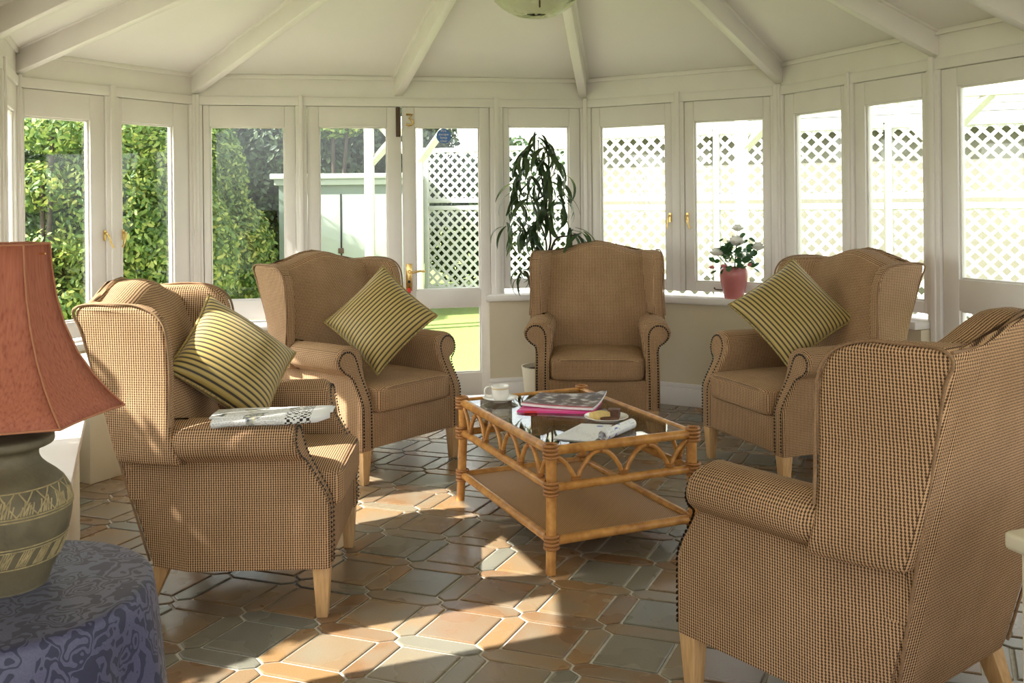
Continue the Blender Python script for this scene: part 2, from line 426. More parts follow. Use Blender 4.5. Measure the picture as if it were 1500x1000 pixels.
def frame_bits(T, L, spans, zs, label):        # head, posts between the sashes, cornice board
    b = MB(); b.box(-.02, L+.02, -.06, .022, ZH, ZT, T)
    trim(b, label+' head rail')
    b = MB(); b.box(-.02, L+.02, -.07, .012, ZT, ZC+.02, T); b.box(-.02, L+.02, .012, .030, ZC-.018, ZC+.01, T)
    trim(b, label+' cornice board', bevel=.003)
    for s0, s1, z0 in spans:
        b = MB(); b.box(s0, s1, -.06, .024, z0, ZH, T)
        w = s1-s0
        if w > .045:
            b.box(s0+w*.30, s1-w*.30, .020, .036, z0, ZT+.01, T)
        trim(b, label+' moulded post', bevel=.005)
def dwarf(T, s0, s1, zs, side, label, m0=0, m1=0, inset=.09, nose=.13):
    b = MB(); b.prism([(s0, -.10), (s1, -.10), (s1-m1*inset, inset), (s0+m0*inset, inset)], -.01, zs-.045, T)
    b.build('wall_'+side, 'cream_wall', None, kind='structure', label=label+' dwarf wall')
    b = MB(); b.prism([(s0, -.14), (s1, -.14), (s1-m1*nose, nose), (s0+m0*nose, nose)], zs-.045, zs, T)
    trim(b, label+' window sill', bevel=.012)
    i2 = inset+.018
    b = MB(); b.prism([(s0+m0*inset, inset), (s1-m1*inset, inset), (s1-m1*i2, i2), (s0+m0*i2, i2)], 0, .118, T)
    i3 = inset+.011; b.prism([(s0+m0*inset, inset), (s1-m1*inset, inset), (s1-m1*i3, i3), (s0+m0*i3, i3)], .118, .15, T)
    b.build('baseboard_'+side, 'white_paint', None, kind='structure', bevel=.004, label=label+' skirting')
def turn(a, b, c):      # half-angle tangent of an inside corner
    u = (V2(b)-V2(a)).normalized(); w = (V2(c)-V2(b)).normalized()
    return math.tan(math.acos(max(-1, min(1, u.dot(w))))/2)
tC0, tC1, tC2, tC3 = turn(D0, C0, C1), turn(C0, C1, C2), turn(C1, C2, C3), turn(C2, C3, E0)
tD0 = turn(D1, D0, C0); tE0 = turn(C3, E0, E1)

# left bay facet C0-C1
T, L = wall_T(C0, C1); ZS = .60
window(T, .018, .560, .045, .458, ZS, .70, 1.89, 'tall casement window looking onto the shrubs, leftmost in view', handle=(.545, 1.20, 1))
window(T, .650, 1.192, .679, 1.065, ZS, .70, 1.895, 'casement window between the left bay corner and the next post', handle=(.675, 1.20, -1), st=True)
frame_bits(T, L, [(-.02, .018, ZS), (.560, .650, ZS), (1.192, L+.01, ZS)], ZS, 'left bay')
dwarf(T, 0, L, .585, 'left_bay', 'left bay', tC0, tC1)
# front facet C1-C2
T, L = wall_T(C1, C2); TF = T
window(T, .052, .658, .096, .586, ZS, .73, 1.903, 'narrow fixed window left of the double door')
window(T, 2.089, 2.654, 2.129, 2.573, .76, .82, 1.915, 'narrow window behind the tall house plant')
dl = door(T, .731, 1.376, .813, 1.277, (.765, 1.905), (.18, .65), 'left leaf of the white glazed double door')
dr = door(T, 1.380, 1.996, 1.466, 1.923, (.765, 1.907), (.18, .648), 'right leaf of the white glazed double door with brass number')
frame_bits(T, L, [(-.01, .052, ZS), (.658, .731, 0), (1.996, 2.089, 0), (2.654, L+.01, .76)], ZS, 'front wall')
dwarf(T, 0, .70, .585, 'front_left', 'front wall left', tC1, 0)
dwarf(T, 2.05, L, .73, 'front_right', 'front wall right', -.9, tC2)
# door furniture
b = MB(); b.box(1.337, 1.367, .008, .020, 1.835, 2.040, T); b.build('bolt_plate', 'dark_metal', dl, bevel=.002, label='dark brown bolt plate')
b = MB(); pth = [(-.022, 0, .036), (.022, 0, .036), (0, 0, .008), (.020, 0, -.004), (.026, 0, -.020), (.016, 0, -.036), (-.004, 0, -.040), (-.022, 0, -.030)]
b.tube([T @ Vector((1.430+x, .015, 1.955+z)) for x, y, z in pth], .0075, 8); b.build('numeral', 'brass', dr, smooth=50, label='brass number 3')
b = MB(); b.lathe([(.0, 0), (.052, 0), (.052, .0012), (0, .0012)], 32, T=T @ Matrix.Translation((1.674, -.0245, 1.845)) @ Matrix.Rotation(-PI/2, 4, 'X'))
b.build('sticker', 'blue_sticker', dr, smooth=0, label='round blue sticker with white lettering')
def text_mesh(body, size, Tm, name, mat, parent, label=None, ext=.0004):
    cu = bpy.data.curves.new(name, 'FONT'); cu.body = body; cu.size = size; cu.align_x = 'CENTER'; cu.align_y = 'CENTER'; cu.extrude = ext; cu.space_line = .9
    ob = bpy.data.objects.new(name, cu); COL.objects.link(ob)
    bpy.context.view_layer.update()
    me = bpy.data.meshes.new_from_object(ob.evaluated_get(bpy.context.evaluated_depsgraph_get()))
    bpy.data.objects.remove(ob); bpy.data.curves.remove(cu)
    me.transform(Tm); me.name = name; me.materials.clear(); me.materials.append(M[mat])
    return link(name, me, parent, label=label)
text_mesh('Fire\nescape\nkeep\nclear', .026, T @ Matrix.Translation((1.674, -.0225, 1.845)) @ Matrix.Rotation(PI/2, 4, 'X'), 'lettering', 'white_paper', dr)
b = MB(); b.box(1.396, 1.440, .008, .014, .765, .955, T); b.lathe([(.012, 0), (.010, .012)], 16, T=T @ Matrix.Translation((1.418, .014, .90)) @ Matrix.Rotation(-PI/2, 4, 'X'))
h = b.build('handle_plate', 'brass', dr, bevel=.002, label='worn brass handle plate')
b = MB(); b.tube(smooth_path([T @ Vector(p) for p in ((1.418, .014, .90), (1.420, .05, .90), (1.45, .056, .898), (1.49, .054, .905), (1.518, .054, .902), (1.526, .054, .91))], 5), .0075, 8)
b.build('door_lever', 'brass', h, smooth=50)
b = MB(); b.lathe([(0, 0), (.010, 0), (.010, .003), (0, .003)], 16, T=T @ Matrix.Translation((1.418, .014, .83)) @ Matrix.Rotation(-PI/2, 4, 'X')); b.build('keyhole', 'black', h)
b = MB(); b.box(1.405, 1.428, .020, .026, .752, .785, T); b.build('key_tag', 'red_tag', dr, bevel=.002)
# right diagonal facet C2-C3
T, L = wall_T(C2, C3)
window(T, .067, .680, .137, .630, .76, .825, 1.907, 'casement window just right of the house plant', handle=(.665, 1.26, -.3))
window(T, .768, 1.359, .836, 1.310, .76, .825, 1.909, 'casement window behind the pink flowerpot', handle=(.79, 1.26, 1), st=True)
frame_bits(T, L, [(-.01, .067, .76), (.680, .768, .76), (1.359, L+.01, .76)], .76, 'right diagonal wall')
dwarf(T, 0, L, .73, 'right_diagonal', 'right diagonal wall', tC2, tC3)
TRD = T
# right wall C3-E0
T, L = wall_T(C3, E0); TR = T
window(T, .048, .597, .140, .558, .76, .825, 1.914, 'narrow window on the right wall nearest the corner')
window(T, .669, 1.202, .750, 1.166, .76, .825, 1.914, 'window on the right wall beside the garden door')
d2 = door(T, 1.287, 2.18, 1.391, 2.08, (.96, 1.945), (.20, .80), 'white half glazed garden door at the right edge')
window(T, 2.28, 3.08, 2.36, 3.0, .76, .825, 1.914, 'right wall window near the room opening')
window(T, 3.16, L-.06, 3.24, L-.14, .76, .825, 1.914, 'right wall window nearest the room opening')
frame_bits(T, L, [(-.01, .048, .76), (.597, .669, .76), (1.202, 1.287, 0), (2.18, 2.28, 0), (3.08, 3.16, .76), (L-.06, L+.01, .76)], .76, 'right wall')
dwarf(T, 0, 1.22, .73, 'right', 'right wall', tC3, 0)
dwarf(T, 2.25, L, .73, 'right_far', 'right wall beyond the garden door', 0, tE0)
# left wall D0-C0 and the straight returns beside the camera
def plain_windows(p, q, n, zb, name, side, m0, m1):
    T, L = wall_T(p, q); w = L/n; sp = [(-.01, .05, zb)]
    for i in range(n):
        a = i*w+.05; c = (i+1)*w-.05
        window(T, a, c, a+.07, c-.07, zb, zb+.08, 1.90, '%s, number %d along' % (name, i+1))
        sp.append((c, c+(.1 if i < n-1 else .06), zb))
    frame_bits(T, L, sp, zb, name)
    dwarf(T, 0, L, zb-.015, side, name, m0, m1)
plain_windows(D0, C0, 4, .60, 'left wall window', 'left', tD0, tC0)
T, L = wall_T(D1, D0)
window(T, L-.44, L-.03, L-.40, L-.07, .60, .68, 1.90, 'narrow left window beside the table lamp')
frame_bits(T, L, [(L-.50, L-.44, .60), (L-.03, L+.01, .60)], .60, 'left return')
dwarf(T, L-.50, L, .585, 'left_return', 'left return', 0, tD0)
b = MB(); b.box(0, L-.50, -.14, .03, -.01, ZC+.02, T); b.build('wall_left_house', 'cream_wall', None, kind='structure', label='solid cream house wall beside the viewer')
plain_windows(E0, E1, 5, .76, 'right return window beside the viewer', 'right_return', tE0, 0)

# ceiling: sloping panels between rafters that meet at a hub
HUB = Vector((.135, 4.6)); ZHUBB, ZHUBT = 3.083, 3.225
def lerp(p, q, t): return (p[0]+(q[0]-p[0])*t, p[1]+(q[1]-p[1])*t)
Cm = lerp(C1, C2, 1.357/2.683); C4 = (2.228, 5.03)
B5 = (2.475, 4.457); B6 = lerp(C3, E0, .75); B4L = lerp(C0, D0, .40); B5L = lerp(C0, D0, .75)
R1 = (.135, 3.86); R2 = (.135, 2.7); R3 = (.135, 1.6); RE = (.135, -2.4)
ceil = empty('ceiling', kind='structure', label='white panelled ceiling rising to a hub')
chain = [(C0, HUB), (C1, HUB), (Cm, HUB), (C2, HUB), (C3, HUB), (C4, HUB), (B5, R1), (B6, R2), (E0, R3), (E1, RE)]
chainL = [(C0, HUB), (B4L, R1), (B5L, R2), (D0, R3), (D1, RE)]
def panel(a, ra, b, rb):
    m = MB(); pts = [(a[0], a[1], ZC), (b[0], b[1], ZC), (rb[0], rb[1], ZHUBT), (ra[0], ra[1], ZHUBT)]
    if (V2(ra)-V2(rb)).length < .01: pts = pts[:3]
    n = len(pts); tp = [(p[0], p[1], p[2]+.04) for p in pts]
    if n == 4:
        m.add(pts+tp, [(0, 1, 2), (0, 2, 3), (4, 6, 5), (4, 7, 6)]+[(i, (i+1) % 4, (i+1) % 4+4, i+4) for i in range(4)])
    else: m.add(pts+tp, [(0, 1, 2), (3, 5, 4)]+[(i, (i+1) % 3, (i+1) % 3+3, i+3) for i in range(3)])
    m.build('ceiling_panel', 'ceiling_paint', ceil, smooth=0)
for (a, ra), (b_, rb) in zip(chain, chain[1:]): panel(a, ra, b_, rb)
for (a, ra), (b_, rb) in zip(chainL, chainL[1:]): panel(b_, rb, a, ra)
def rafter(a, r, w=.062):
    a, r = V2(a), V2(r); d = (r-a).normalized(); n = Vector((-d.y, d.x)); a = a-d*.02; m = MB()
    def sec(w_, zb0, zt0, zb1, zt1):
        q = []
        for p, z0, z1 in ((a, zb0, zt0), (r, zb1, zt1)):
            q.append([(p.x-n.x*w_/2, p.y-n.y*w_/2, z0), (p.x+n.x*w_/2, p.y+n.y*w_/2, z0), (p.x+n.x*w_/2, p.y+n.y*w_/2, z1), (p.x-n.x*w_/2, p.y-n.y*w_/2, z1)])
        return q
    m.rings(sec(w, ZT, ZC+.01, ZHUBB, ZHUBT+.01)); o = m.build('rafter', 'white_paint', ceil, bevel=.006, bseg=2)
    m = MB(); m.rings(sec(w+.035, ZC-.022, ZC+.008, ZHUBT-.022, ZHUBT+.008)); m.build('rafter_bead', 'white_paint', o, bevel=.005)
for a, r in chain[:-1]+chainL[1:-1]: rafter(a, r)
m = MB(); m.box(.135-.04, .135+.04, -2.4, 4.6, ZHUBB-.02, ZHUBT+.01); m.lathe([(0, ZHUBB-.04), (.10, ZHUBB-.03), (.13, ZHUBB+.05), (.13, ZHUBT)], 16, (HUB.x, HUB.y, 0))
m.build('ridge_beam', 'white_paint', ceil, bevel=.005)

# floor: mortar bed with square tiles and pointed border tiles on a skewed lattice
fl = MB(); fl.add([(-3.2, -2.4, -.006), (3.6, -2.4, -.006), (3.6, 7.1, -.006), (-3.2, 7.1, -.006), (-3.2, -2.4, -.12), (3.6, -2.4, -.12), (3.6, 7.1, -.12), (-3.2, 7.1, -.12)],
    [(0, 1, 2, 3), (7, 6, 5, 4), (0, 4, 5, 1), (1, 5, 6, 2), (2, 6, 7, 3), (3, 7, 4, 0)])
floor = fl.build('floor', 'grout', None, smooth=0, kind='structure', label='tiled conservatory floor with pale joints')
LU = Vector((.2715, -.0986)); LV = Vector((.1214, .2681)); LO = Vector((-1.1931, 3.3404))
bw = .285; tt = .10; g = .0105
def latt(a, b_): return LU*a+LV*b_
def tile_mesh(poly, name):
    P = [latt(*p) for p in poly]; n = len(P)
    def inset(d):
        out = []
        for i in range(n):
            a, b_, c_ = P[i-1], P[i], P[(i+1) % n]
            e1 = (b_-a).normalized(); e2 = (c_-b_).normalized(); n1 = Vector((-e1.y, e1.x)); n2 = Vector((-e2.y, e2.x))
            k = n1+n2; q = k*(d/(k.dot(n1))) ; out.append(b_+q)
        return out
    lo = inset(g/2); hi = inset(g/2+.004)
    rs = [[(p.x, p.y, -.006) for p in lo], [(p.x, p.y, -.0016) for p in lo], [(p.x, p.y, 0) for p in hi]]
    m = MB(); vs = [p for r in rs for p in r]; fs = []
    for i in range(2):
        for j in range(n): fs.append((i*n+j, i*n+(j+1) % n, (i+1)*n+(j+1) % n, (i+1)*n+j))
    fs.append(tuple(2*n+j for j in range(n))); m.add(vs, fs)
    return m.mesh(name, 'tile', smooth=0)
h_ = bw/2
me_sq = tile_mesh([(h_, h_), (1-h_, h_), (1-h_, 1-h_), (h_, 1-h_)], 'square_tile')
me_pu = tile_mesh([(0, -tt/2), (h_, -h_), (1-h_, -h_), (1, -tt/2), (1, tt/2), (1-h_, h_), (h_, h_), (0, tt/2)], 'border_tile')
me_pv = tile_mesh([(0, tt/2), (h_, h_), (h_, 1-h_), (0, 1-tt/2), (-h_, 1-h_), (-h_, h_)], 'border_tile')
INN = [(-1.32, 2.2), (-1.9, 4.2), (-2.62, 5.32), (-2.02, 6.30), (.5, 6.80), (1.66, 6.10), (2.9, 3.2), (3.2, 2.0), (3.2, -2.3), (-1.6, -2.3)]
def inside(p, poly):
    c_ = False; n = len(poly)
    for i in range(n):
        a, b_ = poly[i], poly[(i+1) % n]
        if (a[1] > p.y) != (b_[1] > p.y) and p.x < (b_[0]-a[0])*(p.y-a[1])/(b_[1]-a[1])+a[0]: c_ = not c_
    return c_
POLYW = [D1, D0, C0, C1, C2, C3, E0, E1]
cand = {'s': [], 'p': []}
for i in range(-16, 26):
    for j in range(-16, 22):
        for kind, me, off in (('s', me_sq, (.5, .5)), ('p', me_pu, (.5, 0)), ('p', me_pv, (0, .5))):
            o = LO+latt(i, j); c_ = o+latt(*off)
            if not inside(c_, POLYW): continue
            px = abs(c_.x)/max(c_.y, .1); vis = c_.y > 2.2 and px < .60
            cand[kind].append((0 if vis else 1, c_.y if c_.y > 0 else 99, o, me))
for kind, name in (('s', 'square_tile'), ('p', 'border_tile')):
    L_ = sorted(cand[kind], key=lambda q: (q[0], q[1]))
    for q in L_[:300]:
        o = link(name, q[3], floor); o.location = (q[2].x, q[2].y, 0)
    rest = MB()
    for q in L_[300:]:
        rest.add([(v_.co.x+q[2].x, v_.co.y+q[2].y, v_.co.z) for v_ in q[3].vertices], [tuple(p.vertices) for p in q[3].polygons])
    if rest.v: rest.build(name, 'tile', floor, smooth=0, kind='stuff')

# low cream units under the left windows
uT = Matrix(((.37, -.93, 0, -1.80), (-.93, -.37, 0, 4.0), (0, 0, 1, 0), (0, 0, 0, 1)))   # x runs towards the viewer, y towards the wall
r = empty('window_seat', (0, 0, 0), label='long low cream window seat with white top behind the table lamp', cat='bench')
b = MB(); b.box(0, 1.35, .012, .27, 0, .465, uT); b.build('body', 'cream_unit', r, bevel=.004)
b = MB(); b.box(-.01, 1.36, -.012, .275, .465, .50, uT); b.build('top', 'white_paint', r, bevel=.006)
r = empty('corner_cupboard', (0, 0, 0), label='small cream corner cupboard behind the wing chair with the newspaper', cat='cupboard')
b = MB(); b.prism([(-2.10, 4.75), (-1.985, 4.96), (-2.28, 5.16), (-2.42, 4.94)], 0, .555); b.build('body', 'cream_unit', r, bevel=.004)
b = MB(); b.prism([(-2.10, 4.725), (-1.96, 4.965), (-2.28, 5.18), (-2.44, 4.94)], .555, .59); b.build('top', 'white_paint', r, bevel=.006)

# ------------------------------------------------------------------ wing armchairs
def interp(tab, x):
    if x <= tab[0][0]: return tab[0][1]
    for (a, p), (b_, q) in zip(tab, tab[1:]):
        if x <= b_: return p+(q-p)*(x-a)/(b_-a)
    return tab[-1][1]
ARM = [  # z, v_in, v_out
 (.17, .275, .360), (.24, .275, .360), (.32, .275, .360), (.38, .275, .360), (.43, .275, .360), (.47, .274, .360), (.50, .272, .360), (.525, .268, .361), (.535, .266, .368), (.545, .264, .392),
 (.56, .261, .413), (.58, .258, .427), (.605, .257, .432), (.63, .263, .424), (.65, .277, .406), (.664, .298, .380), (.671, .325, .350)]
UF = [(.37, 0), (.40, -.006), (.44, -.026), (.48, -.050), (.52, -.073), (.56, -.090), (.60, -.100), (.64, -.103), (.672, -.112)]
def uf(z): return interp(UF, z)
def arm_mesh(s):
    m = MB(); rings = []
    def ring(ins, du, rear=False, base=None):
        pts_in = []; pts_out = []
        for z, vi, vo in ARM:
            w = vo-vi; i_ = min(ins, w*.42)
            zz = z-(ins*.8 if z > .66 else ins*.5 if z > .64 else 0)
            if base is None: uu = uf(z)+du
            else: uu = base(z)
            sh = 0
            if rear: sh = -.060 if z < .53 else -.105
            pts_in.append((uu, s*(vi+i_), zz)); pts_out.append((uu, s*(vo-i_+sh), zz))
        return pts_in, pts_out
    defs = [ring(.020, 0), ring(.008, -.005), ring(0, -.018), ring(0, 0, False, lambda z: -.28), ring(0, 0, False, lambda z: -.468), ring(0, 0, True, lambda z: -.60-.10*min(1, (z-.17)/.37))]
    rings = [a+b_[::-1] for a, b_ in defs]
    n = len(ARM); m.rings(rings, True, False)
    N = 2*n; off = 0; fs = []
    for ri in (0, len(rings)-1):
        for i in range(n-1): fs.append((ri*N+i, ri*N+i+1, ri*N+N-2-i, ri*N+N-1-i))
    m.f += fs
    return m.mesh('arm', 'fabric', smooth=48, uv=True)
WING = [(.532, -.698, -.47), (.575, -.71, -.485), (.63, -.725, -.500), (.72, -.748, -.505), (.82, -.772, -.505), (.91, -.795, -.508), (.97, -.810, -.518), (1.01, -.820, -.535), (1.038, -.822, -.565), (1.056, -.80, -.625)]
def wv(u_, z):
    f_ = interp([(.5, .412), (.56, .432), (.62, .428), (.8, .416), (1.06, .426)], z); r_ = interp([(.17, .272), (.5, .318), (.8, .350), (1.06, .388)], z)
    k_ = max(0, min(1, (u_+.50)/-.32)); return f_+(r_-f_)*k_
def wing_mesh(s):
    m = MB(); rs = []
    for z, ur, u1 in WING:
        um = (ur+u1)/2-.02
        rs.append([(u1, s*wv(u1, z), z), (um, s*(wv(um, z)+.006), z), (ur, s*wv(ur, z), z), (ur, s*.24, z), (um, s*.285, z), (u1, s*(wv(u1, z)-.062), z)])
    m.rings(rs); return m.mesh('wing', 'fabric', bevel=.022, bseg=3, bang=48, smooth=50, uv=True)
def crest(v): return 1.048+.064*(.5+.5*math.cos(PI*min(1, abs(v)/.31)))
def back_mesh():
    m = MB(); rs = []
    for i in range(17):
        v = -.315+.63*i/16; zt = crest(v); sec = []
        bl = 1-(v/.33)**2
        for k_ in range(11):
            t_ = k_/10; z = .40+(zt-.06-.40)*t_
            sec.append((-.49-.185*t_+.042*math.sin(PI*min(1, t_*1.02))*bl+.012*bl, v, z))
        sec += [(-.688, v, zt-.028), (-.712, v, zt-.008), (-.75, v, zt), (-.80, v, zt-.004), (-.80, v, zt-.06), (-.67, v, .40)]
        rs.append(sec)
    m.rings(rs); return m.mesh('backrest', 'fabric', smooth=50, uv=True)
def ur_(z): return -.622-(z-.17)*.2285
def outback_mesh():
    m = MB(); A = []; B = []
    zs = [.17, .3, .5, .7, .85, .95, 1.0]
    for z in zs+[None]:
        ra = []; rb = []
        for i in range(13):
            k_ = -1+2*i/12; z_ = z
            if z is None:
                v0 = k_*wv(-.82, 1.04); z_ = crest(v0)+.002-(.010 if abs(k_) > .95 else 0)
            v = k_*wv(-.82, z_)
            ra.append((ur_(z_)+.03, v, z_)); rb.append((ur_(z_)-.004+.012*(abs(k_) > .99), v, z_))
        A.append(ra); B.append(rb)
    rings = [a+b_[::-1] for a, b_ in zip(A, B)]
    m.rings(rings); return m.mesh('outside_back', 'fabric', bevel=.006, bang=60, smooth=50, uv=True)
def chair_pip():
    m = MB()
    for s in (-1, 1):
        p = [(ur_(z)+.004, s*(wv(-.82, z)+.004), z) for z in (.18, .3, .5, .7, .85, .97)]
        p += [(-.822, s*(wv(-.82, 1.0)+.003), 1.02), (-.816, s*(wv(-.81, 1.04)+.002), 1.046), (-.78, s*(wv(-.78, 1.05)-.003), 1.057), (-.70, s*(wv(-.70, 1.05)+.001), 1.060), (-.625, s*(wv(-.62, 1.05)-.004), 1.056), (-.565, s*(wv(-.56, 1.03)-.003), 1.036), (-.528, s*(wv(-.53, 1.0)-.002), 1.0), (-.512, s*(wv(-.51, .95)-.001), .95)]
        p += [(-.504, s*(wv(-.5, z)-.001), z) for z in (.85, .75, .66)]
        m.tube(smooth_path(p, 4), .0045, 6)
    q = [(-.83+.012, wv(-.82, 1.04)*k_, crest(wv(-.82, 1.04)*k_)) for k_ in [-.98+1.96*i/24 for i in range(25)]]
    m.tube(q, .0045, 6)
    return m.mesh('piping', 'piping', smooth=60)
def seat_pip():
    m = MB(); n = 48
    for z in (.458, .352):
        P = []
        for i in range(n):
            a = 2*PI*i/n; c_, s_ = math.cos(a), math.sin(a); k_ = (abs(c_)**7+abs(s_)**7)**(-1/7)
            P.append((-.262+.287*c_*k_, .272*s_*k_, z+(.006*(1-abs(s_*k_)) if c_ > 0 else 0)))
        m.tube(P, .004, 6, loop=True)
    return m.mesh('piping', 'piping', smooth=60)
def nails_mesh():
    m = MB()
    key = [(.348, .182), (.348, .30), (.348, .42), (.350, .49), (.362, .528), (.392, .550), (.413, .578), (.414, .608), (.396, .634), (.366, .646), (.334, .640), (.312, .618), (.302, .585), (.299, .53), (.299, .42), (.299, .30), (.299, .182)]
    pth = smooth_path([(0, a, b_) for a, b_ in key], 24)
    for s in (-1, 1):
        acc = 0; last = pth[0]
        for p in pth:
            acc += (p-last).length; last = p
            if acc >= .0125:
                acc = 0; c_ = (uf(p.z)+.001, s*p.y, p.z); r_ = .0062
                vs = [(c_[0]+.006, c_[1], c_[2])]+[(c_[0], c_[1]+r_*math.cos(k_*PI/3), c_[2]+r_*math.sin(k_*PI/3)) for k_ in range(6)]
                m.add(vs, [(0, 1+k_, 1+(k_+1) % 6) for k_ in range(6)]+[(6, 5, 4, 3, 2, 1)])
    return m.mesh('nail_trim', 'nail', smooth=60)
arm_me = {s: arm_mesh(s) for s in (-1, 1)}; wing_me = {s: wing_mesh(s) for s in (-1, 1)}
back_me = back_mesh(); ob_me = outback_mesh(); pip_me = chair_pip(); spip_me = seat_pip(); nail_me = nails_mesh()
m = MB(); m.box(-.60, -.008, -.285, .285, .17, .345); rail_me = m.mesh('seat_base', 'fabric', bevel=.012, bseg=3, uv=True, smooth=45)
m = MB(); m.rbox((-.262, 0, .405), (.29, .275, .068), 9, 10, .022); cush_me = m.mesh('seat_cushion', 'fabric', smooth=60, uv=True)
def leg_me(fr):
    m = MB(); a = .029; b_ = .0185; dx = 0 if fr else -.07
    m.hexa([(-b_+dx, -b_, 0), (b_+dx, -b_, 0), (b_+dx, b_, 0), (-b_+dx, b_, 0)], [(-a, -a, .175), (a, -a, .175), (a, a, .175), (-a, a, .175)])
    return m.mesh('leg', 'beech', bevel=.003)
legf, legr = leg_me(True), leg_me(False)
def make_chair(loc, rz, label):
    c_ = empty('wing_armchair', (loc[0], loc[1], 0), math.radians(rz), label=label, cat='armchair', group='checked wing armchairs around the cane table')
    link('seat_base', rail_me, c_); sc = link('seat_cushion', cush_me, c_); link('piping', spip_me, sc)
    link('backrest', back_me, c_); link('outside_back', ob_me, c_); link('piping', pip_me, c_)
    link('nail_trim', nail_me, c_, kind='stuff', label='dark studded nail trim')
    for s in (-1, 1):
        link('arm', arm_me[s], c_); link('wing', wing_me[s], c_)
        l = link('leg', legf, c_); l.location = (-.034, s*.322, 0)
        l = link('leg', legr, c_); l.location = (-.575, s*.245, 0)
    return c_
CH = [((-.624, 3.538), 1.9, 'checked brown wing armchair with a folded newspaper on its arm'),
      ((-.510, 4.931), -39.0, 'checked brown wing armchair in front of the double door, striped cushion on it'),
      ((.480, 5.528), -95.3, 'checked brown wing armchair facing the camera, without a cushion'),
      ((1.130, 4.820), -160.1, 'checked brown wing armchair under the right windows, striped cushion on it'),
      ((.731, 2.921), 127.8, 'checked brown wing armchair seen from behind, nearest on the right')]
chairs = [make_chair(*q) for q in CH]

# ------------------------------------------------------------------ striped scatter cushions
def pillow(c, H, Vv, side, label, flip=False):
    H = Vector(H).normalized(); Vv = Vector(Vv); Vv = (Vv-H*Vv.dot(H)).normalized(); N = H.cross(Vv)
    a = ((H+Vv) if not flip else (H-Vv)).normalized(); b_ = N.cross(a)
    T = Matrix(((a.x, b_.x, N.x, c[0]), (a.y, b_.y, N.y, c[1]), (a.z, b_.z, N.z, c[2]), (0, 0, 0, 1)))
    root = empty('scatter_cushion', label=label, cat='cushion', group='gold striped cushions on the armchairs'); root.matrix_world = T
    n = 80; hs = side/2
    def P(i, j, sg):
        x = -1+2*i/n; y = -1+2*j/n
        pin = 1-.075*(1-abs(y)**2)*abs(x)**3; pin2 = 1-.075*(1-abs(x)**2)*abs(y)**3
        th = .085*(max(0, 1-abs(x)**2.4)*max(0, 1-abs(y)**2.4))**.55
        rib = .0022*abs(math.sin(PI*20*(x*.5+.5)))
        ed = 1 if max(abs(x), abs(y)) > .985 else 0
        return (hs*x*pin, hs*y*pin2, sg*(th+(0 if ed else rib)+.002))
    m = bpy.data.meshes.new('cover'); vs = []; fs = []; uv = []
    for sg in (1, -1):
        o = len(vs)
        vs += [P(i, j, sg) for i in range(n+1) for j in range(n+1)]
        for i in range(n):
            for j in range(n):
                q = (o+i*(n+1)+j, o+(i+1)*(n+1)+j, o+(i+1)*(n+1)+j+1, o+i*(n+1)+j+1)
                fs.append(q if sg > 0 else q[::-1])
    m.from_pydata(vs, [], fs); ul = m.uv_layers.new(name='UVMap'); nn = (n+1)*(n+1)
    for l in m.loops:
        k_ = l.vertex_index % nn; ul.data[l.index].uv = ((k_//(n+1))/n, (k_ % (n+1))/n)
    m.shade_smooth(); m.materials.append(M['cushion_stripe']); link('cover', m, root)
    pth = []
    for i in range(n): pth.append((i, 0))
    for j in range(n): pth.append((n, j))
    for i in range(n): pth.append((n-i, n))
    for j in range(n): pth.append((0, n-j))
    mb = MB(); mb.tube([(P(i, j, 1)[0]*1.012, P(i, j, 1)[1]*1.012, 0) for i, j in pth[::2]], .0062, 6, loop=True); mb.build('piping', 'cord_gold', root, smooth=60)
plain('cord_gold', (.36, .26, .09), .6, noise=.5, nscale=150)
pillow((-1.035, 3.56, .800), (.608, .793, -.028), (-.444, .368, .817), .40, 'gold and black striped cushion on the left armchair with the newspaper')
pillow((-.692, 5.002, .775), (.992, -.114, .062), (-.002, .461, .887), .42, 'gold and black striped cushion on the armchair before the double door', True)
pillow((1.432, 4.94, .800), (.966, -.199, -.10), (.18, .512, .822), .44, 'gold and black striped cushion on the armchair under the right windows')

# ------------------------------------------------------------------ cane coffee table
tN = Vector((.136, 3.565)); ex = Vector((.577, .245)).normalized(); ey = Vector((-ex.y, ex.x)); TW, TL, TH = .615, .955, .465
ct = empty('coffee_table', (tN.x, tN.y, 0), math.atan2(ex.y, ex.x), label='honey coloured cane coffee table with smoked glass top and woven shelf', cat='table')
cor = [(0, 0), (TW, 0), (TW, TL), (0, TL)]
for i, (x, y) in enumerate(cor):
    sx_, sy_ = (-1 if x == 0 else 1), (-1 if y == 0 else 1)
    m = MB(); m.tube([(x+sx_*.012, y+sy_*.012, 0), (x+sx_*.006, y+sy_*.006, .12), (x, y, .30), (x, y, TH-.004)], [.0185, .020, .0205, .021], 12)
    lg = m.build('leg', 'cane', ct, smooth=50)
    for zc, hh, rr_ in ((TH-.012, .022, .0255), (.315, .022, .0255), (.118, .022, .026)):
        m = MB()
        for k_ in range(4): m.tube([(x+sx_*.004+(rr_)*math.cos(a*PI/6), y+sy_*.004+(rr_)*math.sin(a*PI/6), zc-hh+k_*hh*.66) for a in range(12)], .0062, 6, loop=True)
        m.build('binding', 'binding', lg, smooth=60)
def rail(p, q, z, r_, name='rail'):
    m = MB(); m.tube([(p[0]+(q[0]-p[0])*t_, p[1]+(q[1]-p[1])*t_, z) for t_ in (0, .25, .5, .75, 1)], r_, 12); return m.build(name, 'cane', ct, smooth=50)
